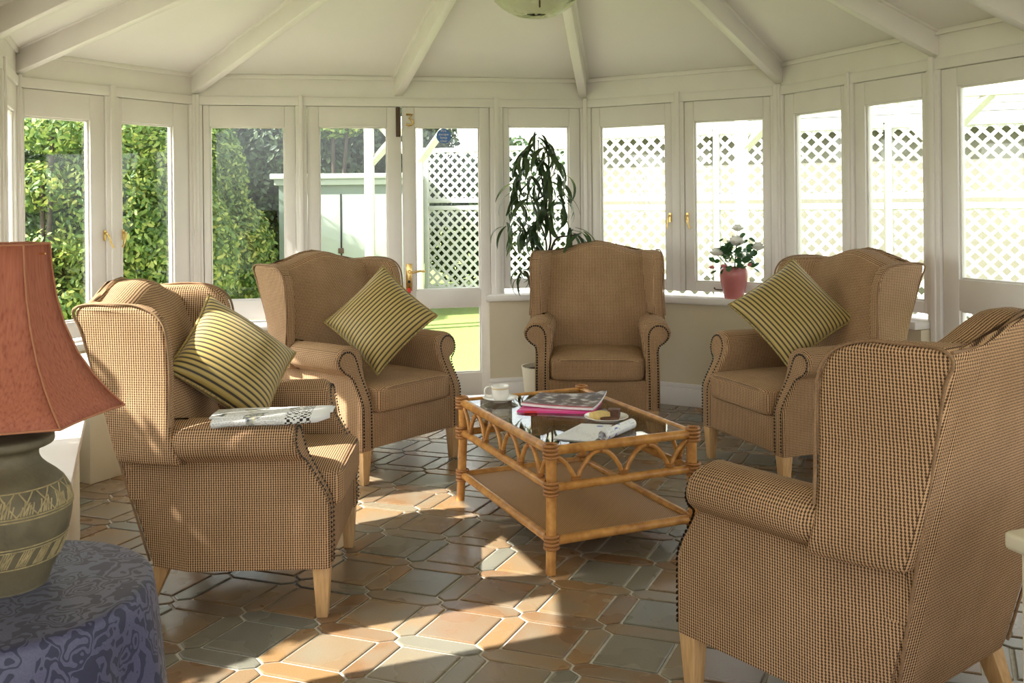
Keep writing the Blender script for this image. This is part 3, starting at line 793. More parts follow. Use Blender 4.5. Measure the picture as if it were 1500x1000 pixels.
for i in range(4):
    p, q = cor[i], cor[(i+1) % 4]
    rail(p, q, TH-.012, .0185, 'top_rail'); rail(p, q, .315, .0165, 'middle_rail'); rail(p, q, .118, .0175, 'shelf_rail')
    ln = math.hypot(q[0]-p[0], q[1]-p[1]); n = 3 if i % 2 == 0 else 5; w = ln/n
    d = ((q[0]-p[0])/ln, (q[1]-p[1])/ln)
    kn = [w*(k_+.5) for k_ in range(n)]
    z0, z1 = .330, TH-.032
    segs = [(0, kn[0], 'f')]+[(kn[k_], kn[k_+1], 'a') for k_ in range(n-1)]+[(kn[-1], ln, 'r')]
    for a, b_, ty in segs:
        pts = []
        for k_ in range(13):
            t_ = k_/12
            if ty == 'a': z = z0+(z1-z0)*(1-abs(2*t_-1)**2.1)
            elif ty == 'f': z = z0+(z1-z0)*(1-t_**2.1)
            else: z = z0+(z1-z0)*(1-(1-t_)**2.1)
            s_ = a+(b_-a)*t_
            if ty == 'a': s_ += .004*math.copysign(1, .5-t_)*(abs(2*t_-1) > .9)
            pts.append((p[0]+d[0]*s_, p[1]+d[1]*s_, z))
        m = MB(); m.tube(pts, .0095, 8); m.build('arch', 'cane', ct, smooth=50)
    for k_ in kn:
        m = MB(); c_ = (p[0]+d[0]*k_, p[1]+d[1]*k_)
        for j_ in range(3): m.tube([(c_[0]+d[0]*.019*math.cos(a*PI/5)-d[1]*.012*math.sin(a*PI/5), c_[1]+d[1]*.019*math.cos(a*PI/5)+d[0]*.012*math.sin(a*PI/5), z0+.006+j_*.005) for a in range(10)], .003, 5, loop=True)
        m.build('binding', 'binding', ct, smooth=60)
    for k_ in [w*(j_+1) for j_ in range(n-1)]:
        m = MB(); c_ = (p[0]+d[0]*k_, p[1]+d[1]*k_)
        for j_ in range(2): m.tube([(c_[0]+d[0]*(j_*.006-.003)-d[1]*.012*math.cos(a*PI/5), c_[1]+d[1]*(j_*.006-.003)+d[0]*.012*math.cos(a*PI/5), z1+.002+.012*math.sin(a*PI/5)) for a in range(10)], .003, 5, loop=True)
        m.build('binding', 'binding', ct, smooth=60)
m = MB(); m.box(.012, TW-.012, .012, TL-.012, TH-.008, TH-.001); m.build('glass_top', 'smoked_glass', ct, smooth=0, label='smoked glass top')
m = MB(); m.box(.0, TW, .0, TL, .108, .118); m.build('woven_shelf', 'woven_cane', ct, smooth=0, label='woven cane lower shelf')
TZ = TH-.001

# ------------------------------------------------------------------ things on the coffee table
def onT(x, y): return (x, y, TZ)
r = empty('saucer', (-.062, 4.405, TZ), label='white saucer under the teacup at the far end of the table', cat='saucer')
m = MB(); m.lathe([(0, .002), (.030, .002), (.032, 0), (.036, .0), (.038, .004), (.062, .010), (.080, .018), (.082, .0195), (.080, .020), (.060, .013), (.036, .007), (0, .006)], 36); m.build('dish', 'china', r, smooth=50)
r = empty('teacup', (-.062, 4.405, TZ+.0065), label='white china teacup standing on the saucer', cat='cup')
m = MB(); m.lathe([(0, .0), (.028, 0), (.030, .004), (.036, .012), (.040, .03), (.0415, .065), (.040, .066), (.038, .064), (.036, .03), (.030, .010), (0, .008)], 36); m.build('bowl', 'china', r, smooth=50)
m = MB(); m.lathe([(.0412, .052), (.0420, .053), (.0420, .058), (.0414, .059)], 36); m.build('rim_band', 'china_band', r, smooth=50)
m = MB(); m.tube(smooth_path([(-.039, 0, .056), (-.060, -.004, .060), (-.072, -.006, .044), (-.066, -.005, .022), (-.038, 0, .014)], 5), .0045, 8); m.build('handle', 'china', r, smooth=60)
def curl_sheets(name, corners, thick, mat, label, cat, edge_mat, lift=(0, 0, 0, 0), z=TZ, sub='pages'):
    # corners a,b,c,d counter-clockwise from near left: bilinear slab with lifted corners
    a, d_, c_, b_ = [Vector((p[0], p[1], 0)) for p in corners]; n = 10
    root = empty(name, (0, 0, 0), label=label, cat=cat)
    def pt(i, j, t_):
        x, y = i/n, j/n
        p = a*(1-x)*(1-y)+d_*x*(1-y)+c_*x*y+b_*(1-x)*y
        zz = z+t_+lift[0]*((1-x)*(1-y))**3+lift[1]*(x*(1-y))**3+lift[2]*(x*y)**3+lift[3]*((1-x)*y)**3
        return (p.x, p.y, zz)
    def slab(t0, t1, nm_, mt):
        m = MB(); N = (n+1)*(n+1); vs = [pt(i, j, t1) for i in range(n+1) for j in range(n+1)]+[pt(i, j, t0) for i in range(n+1) for j in range(n+1)]
        ix = lambda i, j: i*(n+1)+j; fs = []
        for i in range(n):
            for j in range(n):
                q = (ix(i, j), ix(i+1, j), ix(i+1, j+1), ix(i, j+1)); fs.append(q); fs.append(tuple(k_+N for k_ in q[::-1]))
        bd = [(i, 0) for i in range(n)]+[(n, j) for j in range(n)]+[(n-i, n) for i in range(n)]+[(0, n-j) for j in range(n)]
        for k_ in range(len(bd)):
            p, q = ix(*bd[k_]), ix(*bd[(k_+1) % len(bd)]); fs.append((p, p+N, q+N, q))
        m.add(vs, fs); me = m.mesh(nm_, mt, smooth=40); ul = me.uv_layers.new(name='UVMap')
        W = (d_-a).length; Hh = (b_-a).length
        for l in me.loops:
            k_ = l.vertex_index % N; ul.data[l.index].uv = (k_//(n+1)/n*W, (k_ % (n+1))/n*Hh)
        link(nm_, me, root)
    slab(.0005, thick-.001, sub, edge_mat); slab(thick-.001, thick, 'cover', mat)
    return root
curl_sheets('magazine', [(.012, 4.165), (.335, 4.118), (.40, 4.36), (.09, 4.42)], .010, 'pink_paper', 'bright pink magazine lying under the dark one', 'magazine', 'pink_paper')
curl_sheets('magazine', [(.030, 4.235), (.337, 4.125), (.425, 4.395), (.122, 4.475)], .012, 'cover_photo', 'dark covered magazine on top of the pink one', 'magazine', 'white_paper', (.006, .004, .026, .004), TZ+.0105)
b = MB(); b.tube([(.045, 4.150, TZ+.0055), (.10, 4.141, TZ+.0055)], .0052, 8); b.build('pen', 'red_paper', None, smooth=60, label='short red pen lying against the edge of the pink magazine', cat='pen')
curl_sheets('brochure', [(.150, 3.700), (.300, 3.640), (.415, 3.900), (.275, 3.930)], .005, 'brochure', 'open white brochure lying beside the rolled magazine', 'brochure', 'white_paper')
r = empty('rolled_magazine', (0, 0, 0), label='white magazine rolled into a tube at the near end of the table', cat='magazine')
p0, p1 = Vector((.335, 3.650, TZ+.022)), Vector((.472, 3.850, TZ+.022)); dd = (p1-p0).normalized(); sidev = Vector((dd.y, -dd.x, 0)); upv = Vector((0, 0, 1))
m = MB(); nst = 44; spi = []
for e_ in (0, 1):
    P0 = p0 if e_ == 0 else p1
    spi.append([P0+(sidev*math.cos(a)+upv*math.sin(a))*(.0215-.009*k_/nst) for k_, a in ((k_, -PI/2+2*PI*2.2*k_/nst) for k_ in range(nst+1))])
inner = [[P+( (p0 if e_ == 0 else p1)-P).normalized()*.0012 for P in spi[e_]] for e_ in (0, 1)]
vs = spi[0]+spi[1]+inner[0]+inner[1]; N = nst+1; fs = []
for k_ in range(nst):
    fs += [(k_, k_+1, N+k_+1, N+k_), (2*N+k_+1, 2*N+k_, 3*N+k_, 3*N+k_+1), (k_+1, k_, 2*N+k_, 2*N+k_+1), (N+k_, N+k_+1, 3*N+k_+1, 3*N+k_)]
m.add(vs, fs); m.build('sheet', 'brochure', r, smooth=60, uv=True)
m = MB()
for a0, a1, l0, l1 in ((.9, 1.9, .42, .60),):
    q = []
    for l_ in (l0, l1): q.append([p0+(p1-p0)*l_+(sidev*math.cos(a0+(a1-a0)*k_/8+PI*.35)+upv*math.sin(a0+(a1-a0)*k_/8+PI*.35))*.0222 for k_ in range(9)])
    m.rings(q, False, False)
m.build('printed_picture', 'print_orange', r) if 'print_orange' in M else (plain('print_orange', (.62, .24, .08), .4), m.build('printed_picture', 'print_orange', r))
r = empty('side_plate', (.385, 4.012, TZ), label='small white plate holding two pieces of cake', cat='plate')
m = MB(); m.lathe([(0, .002), (.05, .002), (.052, 0), (.056, 0), (.060, .005), (.086, .013), (.093, .016), (.092, .018), (.084, .0165), (.058, .009), (0, .007)], 40); m.build('dish', 'china', r, smooth=50)
def cake(x, y, rz, L_, W_, H_, mat, label, layers=None):
    r = empty('cake_slice', (x, y, TZ+.0075), math.radians(rz), label=label, cat='cake', group='cake on the side plate')
    m = MB(); m.rbox((0, 0, H_*.42), (L_/2, W_/2, H_*.42), 6, 6, .004)
    m.v = [(p[0]+random.uniform(-.0012, .0012), p[1]+random.uniform(-.0012, .0012), p[2]+(random.uniform(-.0015, .0015) if p[2] > .002 else 0)) for p in m.v]
    m.build('sponge', mat, r, smooth=30)
    if layers:
        m = MB(); m.rbox((0, 0, H_*.92), (L_/2*1.02, W_/2*1.02, H_*.12), 6, 4); m.build('icing', layers, r, smooth=40)
cake(.356, 4.000, 20, .085, .042, .034, 'cake_yellow', 'yellow sponge cake piece on the side plate')
cake(.418, 4.018, -15, .050, .045, .036, 'cake_brown', 'dark chocolate cake square on the side plate', 'cake_brown')
cake(.395, 3.972, 5, .075, .032, .012, 'cake_brown', 'flat chocolate biscuit at the front of the side plate')

# newspaper folded over the arm of the left chair
r = empty('folded_newspaper', (-.985, 3.185, .672), math.radians(3), label='folded newspaper with a crossword lying on the chair arm', cat='newspaper')
def sheet(pts, mat, nm_, xs):
    m = MB(); n = len(pts)
    rings = []
    for x, tw, dz in xs:
        rings.append([(x, p[0]*tw, p[1]*(.6+.4*tw)+dz) for p in pts])
    m.rings(rings, False, False); me = m.mesh(nm_, mat, smooth=60)
    ul = me.uv_layers.new(name='UVMap'); acc = [0]
    for a, b_ in zip(pts, pts[1:]): acc.append(acc[-1]+math.hypot(b_[0]-a[0], b_[1]-a[1]))
    for l in me.loops: ul.data[l.index].uv = (xs[l.vertex_index//n][0], acc[l.vertex_index % n])
    o = link(nm_, me, r); so = o.modifiers.new('thickness', 'SOLIDIFY'); so.thickness = .0012; return o
xs = [(0, 1.05, -.004), (.05, 1.0, 0), (.12, 1, .001), (.20, .98, .001), (.28, .95, .003), (.335, .90, .006), (.375, .55, .013)]
base = [(-.062, -.016), (-.05, .001), (-.02, .006), (.03, .006), (.062, .002), (.075, .008), (.070, .016), (.03, .018), (-.03, .018), (-.072, .010), (-.084, .004), (-.080, -.010)]
sheet(smooth_pts(base) if 'smooth_pts' in globals() else [(p.y, p.z) for p in smooth_path([(0, a, b_) for a, b_ in base], 4)], 'newsprint', 'outer_sheet', xs)
base2 = [(-.055, .008), (0, .012), (.060, .012), (.064, .0145), (0, .0155), (-.06, .013)]
sheet([(p.y, p.z) for p in smooth_path([(0, a, b_) for a, b_ in base2], 3)], 'white_paper', 'inner_sheet', [(-.012, 1, 0), (.1, 1, .001), (.3, .95, .003), (.385, .6, .012)])

# ------------------------------------------------------------------ round table, cloth and lamp
RTX, RTY, RTZ, RTR = -1.065, 1.945, .60, .305
r = empty('side_table', (RTX, RTY, 0), label='round side table hidden under the navy cloth', cat='table')
m = MB(); m.lathe([(0, RTZ-.03), (RTR-.006, RTZ-.03), (RTR-.006, RTZ-.004), (0, RTZ-.004)], 40); m.build('table_top', 'beech', r, smooth=40)
m = MB(); m.lathe([(0, 0), (.17, 0), (.17, .03), (.04, .06), (.03, .3), (.05, RTZ-.03), (0, RTZ-.03)], 24); m.build('pedestal', 'beech', r, smooth=40)
m = MB(); seg = 160; rings = []
for rr_, zz in ((.001, RTZ), (.1, RTZ), (.2, RTZ), (.28, RTZ), (RTR-.008, RTZ), (RTR+.001, RTZ-.003), (RTR+.006, RTZ-.012)):
    rings.append([(rr_*math.cos(2*PI*k_/seg), rr_*math.sin(2*PI*k_/seg), zz) for k_ in range(seg)])
for q in range(1, 13):
    t_ = q/12; z = RTZ-.012-(RTZ-.016)*t_; ring_ = []
    for k_ in range(seg):
        a = 2*PI*k_/seg; fold = .5*math.sin(9*a+.7)+.3*math.sin(14*a+2)+.2*math.sin(5*a)
        ring_.append(((RTR+.006+.050*t_**.8+.042*t_**.7*fold)*math.cos(a), (RTR+.006+.050*t_**.8+.042*t_**.7*fold)*math.sin(a), z))
    rings.append(ring_)
m.rings(rings, True, False); me = m.mesh('tablecloth', 'damask', smooth=70); ul = me.uv_layers.new(name='UVMap')
for l in me.loops:
    p = me.vertices[l.vertex_index].co; a = math.atan2(p.y, p.x); q = p.xy.length
    L_ = min(q, RTR)+max(0, RTZ-.004-p.z); ul.data[l.index].uv = (L_*math.cos(a), L_*math.sin(a))
o = link('tablecloth', me, None, label='navy damask cloth draped to the floor over the round table', cat='tablecloth'); o.location = (RTX, RTY, 0)
LX, LY = -1.052, 1.985
lamp = empty('table_lamp', (LX, LY, RTZ), label='stoneware table lamp with a terracotta panelled shade', cat='lamp')
vp = [(0, 0), (.070, 0), (.078, .004), (.088, .030), (.108, .075), (.122, .125), (.1255, .165), (.120, .190), (.103, .218), (.080, .238), (.067, .252), (.062, .266), (.066, .278), (.089, .288), (.0925, .298), (.088, .306), (.060, .310), (0, .310)]
m = MB(); m.lathe([(p.x, p.z) for p in smooth_path([(a, 0, b_) for a, b_ in vp], 4)], 56); body = m.build('vase_base', 'stoneware', lamp, smooth=60)
def vr(z):
    return interp([(b_, a) for a, b_ in vp[1:]], z)
m = MB()
for z in (.098, .104, .160, .166, .212, .060):
    m.tube([((vr(z)+.0008)*math.cos(2*PI*k_/48), (vr(z)+.0008)*math.sin(2*PI*k_/48), z) for k_ in range(48)], .0016, 5, loop=True)
rg = random.Random(3)
def scratch(a0, z0, a1, z1):
    pts = []
    for k_ in range(7):
        t_ = k_/6; a = a0+(a1-a0)*t_; z = z0+(z1-z0)*t_; pts.append(((vr(z)+.0006)*math.cos(a), (vr(z)+.0006)*math.sin(a), z))
    m.tube(pts, .0019, 4)
for k_ in range(20):
    a = 2*PI*k_/20
    scratch(a, .168, a+.30, .210); scratch(a+.31, .168, a+.06, .210); scratch(a+.1, .169, a+.22, .192)
    for j_ in range(5): scratch(a+.05+j_*.045, .169, a+.10+j_*.045, .185+.015*rg.random())
    for j_ in range(5): scratch(a+.04*j_, .064, a+.13+.04*j_, .096)
    scratch(a, .064, a+.31, .097)
m.build('incised_pattern', 'clay_relief', body, smooth=60, kind='stuff', label='scratched geometric pattern')
sh = []; nseg = 6; rot0 = math.radians(22)
prof = [(0, .086), (.05, .089), (.11, .097), (.17, .112), (.23, .136), (.28, .166), (.32, .198), (.352, .228)]
z_top = .702
shade = empty('lamp_shade', (0, 0, 0)); shade.parent = lamp; shade['label'] = 'terracotta fabric shade with flared panels'
for k_ in range(nseg):
    a0 = rot0+2*PI*k_/nseg; a1 = rot0+2*PI*(k_+1)/nseg; m = MB(); rings = []
    for dz, rad in prof:
        A = Vector((rad*math.cos(a0), rad*math.sin(a0), z_top-dz)); B = Vector((rad*math.cos(a1), rad*math.sin(a1), z_top-dz))
        mid = (A+B)/2; inn = Vector((mid.x, mid.y, 0)).normalized()*rad*.035
        rings.append([A+(B-A)*t_-inn*math.sin(PI*t_) for t_ in (0, .25, .5, .75, 1)])
    m.rings(rings, False, False); o = m.build('shade_panel', 'lampshade', shade, smooth=50)
    so = o.modifiers.new('thickness', 'SOLIDIFY'); so.thickness = .002
    m = MB(); m.tube([(rad*1.004*math.cos(a0), rad*1.004*math.sin(a0), z_top-dz) for dz, rad in prof], .0024, 6)
    for dz, rad in (prof[0], prof[-1]):
        A = Vector((rad*math.cos(a0), rad*math.sin(a0), z_top-dz)); B = Vector((rad*math.cos(a1), rad*math.sin(a1), z_top-dz)); mid = (A+B)/2; inn = Vector((mid.x, mid.y, 0)).normalized()*rad*.035
        m.tube([A+(B-A)*t_-inn*math.sin(PI*t_) for t_ in (0, .25, .5, .75, 1)], .0024, 6)
    m.build('shade_braid', 'shade_trim', shade, smooth=60)
m = MB(); m.tube([(0, 0, .295), (0, 0, .44)], .012, 12); m.lathe([(.0, .44), (.02, .44), (.022, .47), (.03, .5), (.03, .53), (.018, .56), (0, .565)], 16); m.build('lamp_holder', 'dark_metal', lamp, smooth=50)
m = MB(); m.tube([(-.09, 0, z_top-.02), (0, 0, z_top-.02), (.086, 0, z_top-.02)], .002, 6); m.tube([(0, 0, .44), (.03, .0, .5), (.03, 0, .6), (0, 0, z_top-.02)], .002, 6); m.build('shade_carrier', 'brass', lamp)

# cream pier at the right edge
r = empty('low_cabinet', (.962, 1.895, 0), math.radians(20), label='cream low cabinet with overhanging top at the right edge, nearest the viewer', cat='cabinet')
m = MB(); m.box(.022, .42, -.48, -.022, 0, .685); m.build('body', 'cream_unit', r, bevel=.006)
m = MB(); m.box(0, .44, -.50, 0, .685, .722); m.build('top', 'cream_unit', r, bevel=.010, bseg=3)

# ------------------------------------------------------------------ pendant light
r = empty('pendant_light', (HUB.x-.01, HUB.y, 2.27), label='frosted scalloped glass pendant light hanging from the ceiling hub', cat='light')
m = MB(); seg = 72; rings = []
for rr_, zz in ((.0, .02), (.06, .022), (.11, .034), (.15, .055), (.185, .085), (.21, .13)):
    ring_ = []
    for k_ in range(seg):
        a = 2*PI*k_/seg; w_ = rr_/.21
        q = rr_*(1+.05*w_*math.cos(10*a))+.0; ring_.append((q*math.cos(a), q*math.sin(a), zz+.018*w_*math.cos(10*a)+.004*w_*math.sin(23*a)))
    rings.append(ring_)
m.rings(rings, True, False); o = m.build('glass_bowl', 'frosted_glass', r, smooth=60); so = o.modifiers.new('thickness', 'SOLIDIFY'); so.thickness = .005; so.offset = 1
for k_ in range(10):
    a = 2*PI*k_/10; T = Matrix.Rotation(a, 4, 'Z'); m = MB(); rings = []
    for i in range(6):
        t_ = i/5; rings.append([T @ Vector((.045+.12*t_+.035*t_*t_, (j_-2)/2*(.03+.045*math.sin(PI*min(1, .15+.8*t_))), .006+.075*t_*t_-.010*(1-((j_-2)/2)**2)+.008*math.sin(5*t_+j_))) for j_ in range(5)])
    m.rings(rings, False, False); o = m.build('glass_petal', 'frosted_glass', r, smooth=60); so = o.modifiers.new('thickness', 'SOLIDIFY'); so.thickness = .004
m = MB(); m.tube([(.012, -.16, .006), (.012, -.16, .12)], .004, 8); m.build('pull_rod', 'dark_metal', r)
m = MB(); m.tube([(0, 0, .006), (0, 0, .80)], .006, 8); m.lathe([(0, .74), (.05, .74), (.04, .78), (.012, .80), (0, .80)], 16); m.build('stem', 'brass', r, smooth=50)

# ------------------------------------------------------------------ house plant behind the middle chair
PX, PY = .20, 6.42
plant = empty('potted_plant', (PX, PY, 0), label='tall house plant with drooping narrow leaves behind the middle armchair', cat='plant')
m = MB(); m.lathe([(0, 0), (.11, 0), (.12, .02), (.145, .26), (.15, .28), (.14, .28), (.135, .25), (0, .25)], 28); m.build('pot', 'cream_unit', plant, smooth=50)
m = MB(); m.lathe([(0, .252), (.134, .252)], 24); m.build('soil', 'soil', plant)
def fic(x, y): return ((x-750)*6.42/1406-PX, 1.38-(y-295+.01*(x-750))*6.42/1406)
rg = random.Random(11)
stem1 = [(0, 0, .25), (.02, -.01, .7), (.03, 0, .98)]+[(fic(x, y)[0], 0, fic(x, y)[1]) for x, y in ((806, 350), (800, 310), (795, 270), (790, 230), (789, 205))]
stem2 = [(.02, .01, .25), (.0, .01, .8)]+[(fic(x, y)[0], .02, fic(x, y)[1]) for x, y in ((800, 360), (788, 320), (775, 280))]
stem3 = [(.02, -.01, .9)]+[(fic(x, y)[0], -.03, fic(x, y)[1]) for x, y in ((812, 352), (835, 345), (848, 342))]
stem4 = [(.0, 0, .6), (-.08, -.04, .80)]+[(fic(x, y)[0], -.05, fic(x, y)[1]) for x, y in ((772, 400), (765, 396))]
for s_ in (stem1, stem2, stem3, stem4):
    m = MB(); pth = smooth_path(s_, 5); m.tube(pth, [.010*(1-.7*i/len(pth)) for i in range(len(pth))], 7); m.build('stem', 'bark', plant, smooth=60)
leaf_v = []
for k_ in range(6):
    m = MB(); n = 9; L_ = 1.0; droop = .55+.13*k_; rings = []
    a = .1; x = z = 0.0; ang = math.radians(28-10*(k_ % 3))
    for i in range(n+1):
        t_ = i/n; w_ = .085*math.sin(PI*min(1, t_*.93+.05))**.8*(1-.25*t_)
        rings.append([(x, -w_, z+.010), (x, 0, z), (x, w_, z+.010)])
        x += math.cos(ang)/n; z += math.sin(ang)/n; ang -= droop*2.2/n
    m.rings(rings, False, False); leaf_v.append(m.mesh('leaf', 'leaf_ficus', smooth=60))
clus = [(789, 203, 7), (776, 222, 7), (800, 218, 7), (768, 238, 6), (788, 240, 8), (812, 235, 6), (760, 262, 6), (780, 266, 8), (800, 262, 8), (820, 262, 6), (752, 288, 5), (772, 295, 8), (792, 292, 8), (812, 288, 7), (826, 300, 5), (750, 320, 5), (770, 328, 7), (790, 322, 7), (806, 318, 6), (768, 348, 6), (838, 340, 7), (850, 345, 5), (745, 330, 4), (766, 398, 6), (760, 402, 4), (778, 350, 5)]
for x, y, n in clus:
    cx_, cz_ = fic(x, y)
    for i in range(int(n*1.2)):
        l = link('leaf', rg.choice(leaf_v), plant)
        l.location = (cx_+rg.uniform(-.02, .02), rg.uniform(-.10, .06), cz_+rg.uniform(-.03, .05))
        az = rg.uniform(0, 2*PI) if rg.random() < .5 else (0 if rg.random() < .5 else PI)+rg.uniform(-.8, .8)
        s_ = rg.uniform(.16, .28)*(.8 if y > 390 else 1); l.scale = (s_, s_*rg.uniform(.8, 1.05), s_)
        l.rotation_euler = (rg.uniform(-.4, .4), rg.uniform(.35, 1.15), az)

# flowerpot on the sill
TQ = TRD @ Vector((1.115, .045, 0)); FPX, FPY, FPZ = TQ.x, TQ.y, .73
fp = empty('flowerpot', (FPX, FPY, FPZ), label='pink glazed pot of white roses on the window sill', cat='flowerpot')
m = MB(); m.lathe([(p.x, p.z) for p in smooth_path([(0, 0, 0), (.055, 0, 0), (.060, 0, .004), (.072, 0, .05), (.086, 0, .11), (.092, 0, .155), (.086, 0, .188), (.074, 0, .202), (.070, 0, .205), (.066, 0, .198), (.07, 0, .18), (0, 0, .175)], 3)], 36); m.build('pot', 'pot_pink', fp, smooth=60)
def rose(c, R_, mat, nm_='rose'):
    m = MB(); rr = random.Random(int(c[0]*1e4)+int(c[2]*1e4))
    for lay, (n, rad, hh, op) in enumerate(((3, .30, .62, .15), (4, .50, .66, .35), (5, .74, .60, .65), (6, 1.0, .46, 1.0))):
        for i in range(n):
            a0 = 2*PI*i/n+lay*.7+rr.uniform(-.15, .15); w_ = 2*PI/n*.75; rings = []
            for k_ in range(5):
                t_ = k_/4; q = []
                for j_ in range(6):
                    s_ = -1+2*j_/5; a = a0+s_*w_*(.55+.45*t_)
                    q_r = R_*rad*(.35+.65*math.sin(t_*PI/2))*(1+op*.12*t_*t_)-R_*.04*s_*s_; z = R_*(hh*2*t_**1.2*(1-.28*op*t_)-.55)-R_*.18*t_*s_*s_
                    q.append((c[0]+q_r*math.cos(a), c[1]+q_r*math.sin(a), c[2]+z))
                rings.append(q)
            m.rings(rings, False, False)
    return m.build(nm_, mat, fp, smooth=60)
k6 = 6.28/1406
for i, (x, y, R_) in enumerate(((1080, 352, .056), (1053, 368, .046), (1112, 360, .045), (1083, 333, .038), (1086, 374, .034))):
    c_ = ((x-1077)*k6, -.02+.02*(i % 2), (414-y)*k6+.10)
    rose(c_, R_, 'rose_white'); m = MB(); m.tube(smooth_path([(c_[0]*.2, 0, .18), (c_[0]*.7, c_[1]*.5, (c_[2]+.18)/2+.01), (c_[0], c_[1], c_[2]-R_*.5)], 4), .003, 6); m.build('stem', 'leaf_rose', fp, smooth=60)
for x, y in ((1043, 390), (1099, 387), (1060, 388)):
    rose(((x-1077)*k6, -.04, (414-y)*k6+.10), .019, 'rose_pink', 'rose_bud')
lm = []
for k_ in range(3):
    m = MB(); rings = []
    for i in range(6):
        t_ = i/5; w_ = .42*math.sin(PI*(t_*.92+.06))**.7; rings.append([(t_, -w_, .10*w_+.03*math.sin(3*t_)), (t_, 0, .0), (t_, w_, .10*w_+.03*math.sin(3*t_+k_))])
    m.rings(rings, False, False); lm.append(m.mesh('leaf', 'leaf_rose', smooth=60))
for i in range(95):
    l = link('leaf', rg.choice(lm), fp); a = rg.uniform(0, 2*PI); q = rg.uniform(.02, .135)*(1 if i > 20 else 1.05); z = .20+rg.uniform(-.03, .10)+.16*(1-q/.135)*rg.random()
    if i < 14:
        sx_, sz_ = rg.choice([(1056, 352), (1066, 352), (1062, 360), (1098, 352), (1104, 366), (1101, 374), (1108, 352)]); l.location = ((sx_-1077)*k6+rg.uniform(-.01, .01), -.03, (414-sz_)*k6+.10)
    else: l.location = (q*math.cos(a), q*math.sin(a)*.7-.01, z)
    s_ = rg.uniform(.036, .060); l.scale = (s_, s_, s_); l.rotation_euler = (rg.uniform(.2, 1.3), rg.uniform(-.7, .7), a+rg.uniform(-.7, .7))

# ------------------------------------------------------------------ the garden
GZ = -.14
m = MB(); m.box(-40, 40, -8, 60, GZ-.2, GZ); m.build('lawn', 'grass', None, smooth=0, kind='structure', label='sunlit mown lawn around the conservatory')
off = []
for p, q in zip(POLYW, POLYW[1:]): off.append((V2(p), V2(q)))
m = MB(); pl = []
cx0 = Vector((.2, 3.0))
for p in POLYW: d = (V2(p)-cx0); pl.append(V2(p)+d.normalized()*1.55)
pl += [Vector((3.9, -2.4)), Vector((-2.3, -2.4))] if False else []
m.prism([(p.x, p.y) for p in pl], GZ-.05, -.125+0.0); m.build('paving_strip', 'paving', None, smooth=0, kind='structure', label='paving around the conservatory base, widened to cut green bounce')  # widened beyond view so less green light bounces off the lawn indoors

def leaf_mesh(name, mat, blobs, n, size, seed, flat=1.0):
    rr = random.Random(seed); vs = []; fs = []
    tot = sum(b_[3]*b_[4]*b_[5] for b_ in blobs)
    for (x, y, z, rx, ry, rz) in blobs:
        for _ in range(int(n*rx*ry*rz/tot)):
            while True:
                p = Vector((rr.uniform(-1, 1), rr.uniform(-1, 1), rr.uniform(-1, 1)))
                if .15 < p.length < 1: break
            p = p*(p.length**-.45)
            c_ = Vector((x+p.x*rx, y+p.y*ry, max(.02, z+p.z*rz)))
            d = Vector((p.x/rx, p.y/ry, p.z/rz)).normalized()+Vector((rr.uniform(-.9, .9), rr.uniform(-.9, .9), rr.uniform(-.5, .9)))
            d.normalize(); a = d.orthogonal().normalized(); a.rotate(Matrix.Rotation(rr.uniform(0, 6.28), 3, d)); b_ = d.cross(a)
            s_ = size*rr.uniform(.6, 1.3); o = len(vs)
            vs += [c_-a*s_, c_-a*s_*.25+b_*s_*.42-d*s_*.1, c_+a*s_*.5+b_*s_*.36-d*s_*.12, c_+a*s_-d*s_*.25, c_+a*s_*.5-b_*s_*.36-d*s_*.12, c_-a*s_*.25-b_*s_*.42-d*s_*.1]
            fs += [(o, o+1, o+2, o+3), (o, o+3, o+4, o+5)]
    me = bpy.data.meshes.new(name); me.from_pydata(vs, [], fs); me.materials.append(M[mat]); return me
def shrub(name, loc, mat, blobs, n, size, seed, label, cat='shrub', trunk=None, group=None):
    r = empty(name, (loc[0], loc[1], GZ), label=label, cat=cat, group=group)
    link('foliage', leaf_mesh('foliage', mat, blobs, n, size, seed), r, kind='stuff')
    m = MB(); rr = random.Random(seed)
    for k_ in range(5):
        b_ = rr.choice(blobs); a = rr.uniform(0, 6.28)
        m.tube(smooth_path([(rr.uniform(-.1, .1), rr.uniform(-.1, .1), -.02), (b_[0]*.4, b_[1]*.4, b_[2]*.45), (b_[0], b_[1], b_[2]+b_[5]*.5)], 4), [.04]*5+[.025]*3+[.012], 6)
    m.build('branches', 'bark', r, smooth=60)
    return r
# bright leafy shrubs seen through the left windows
shrub('leafy_shrub', (-3.95, 9.7), 'leaf_bright', [(0, 0, 1.5, .8, .7, 1.1), (.55, .1, 1.0, .6, .6, .8), (-.35, 0, .9, .6, .6, .8), (.2, -.2, 2.3, .6, .5, .5)], 26000, .034, 21, 'bright yellow green shrub seen in the second left casement')
shrub('leafy_shrub', (-3.95, 11.6), 'leaf_bright', [(0, 0, 1.7, .75, .7, 1.2), (.4, 0, .9, .7, .6, .8), (-.2, .1, 2.5, .6, .5, .5)], 24000, .036, 22, 'bright leafy shrub seen in the window left of the double door')
shrub('leafy_shrub', (-5.15, 9.6), 'leaf_mid', [(0, 0, 1.3, .9, .7, 1.1), (-.7, .1, 1.0, .8, .7, 1.0), (.3, .2, 2.2, .7, .6, .7)], 26000, .034, 23, 'mid green shrub seen in the leftmost casement')
shrub('leafy_shrub', (-4.45, 9.1), 'leaf_bright', [(0, 0, 1.7, .28, .3, .25), (.1, 0, 2.2, .35, .3, .2), (.0, .1, 1.1, .3, .3, .22), (.15, .1, .6, .3, .3, .25)], 2600, .036, 29, 'spray of lit branches in the leftmost casement')
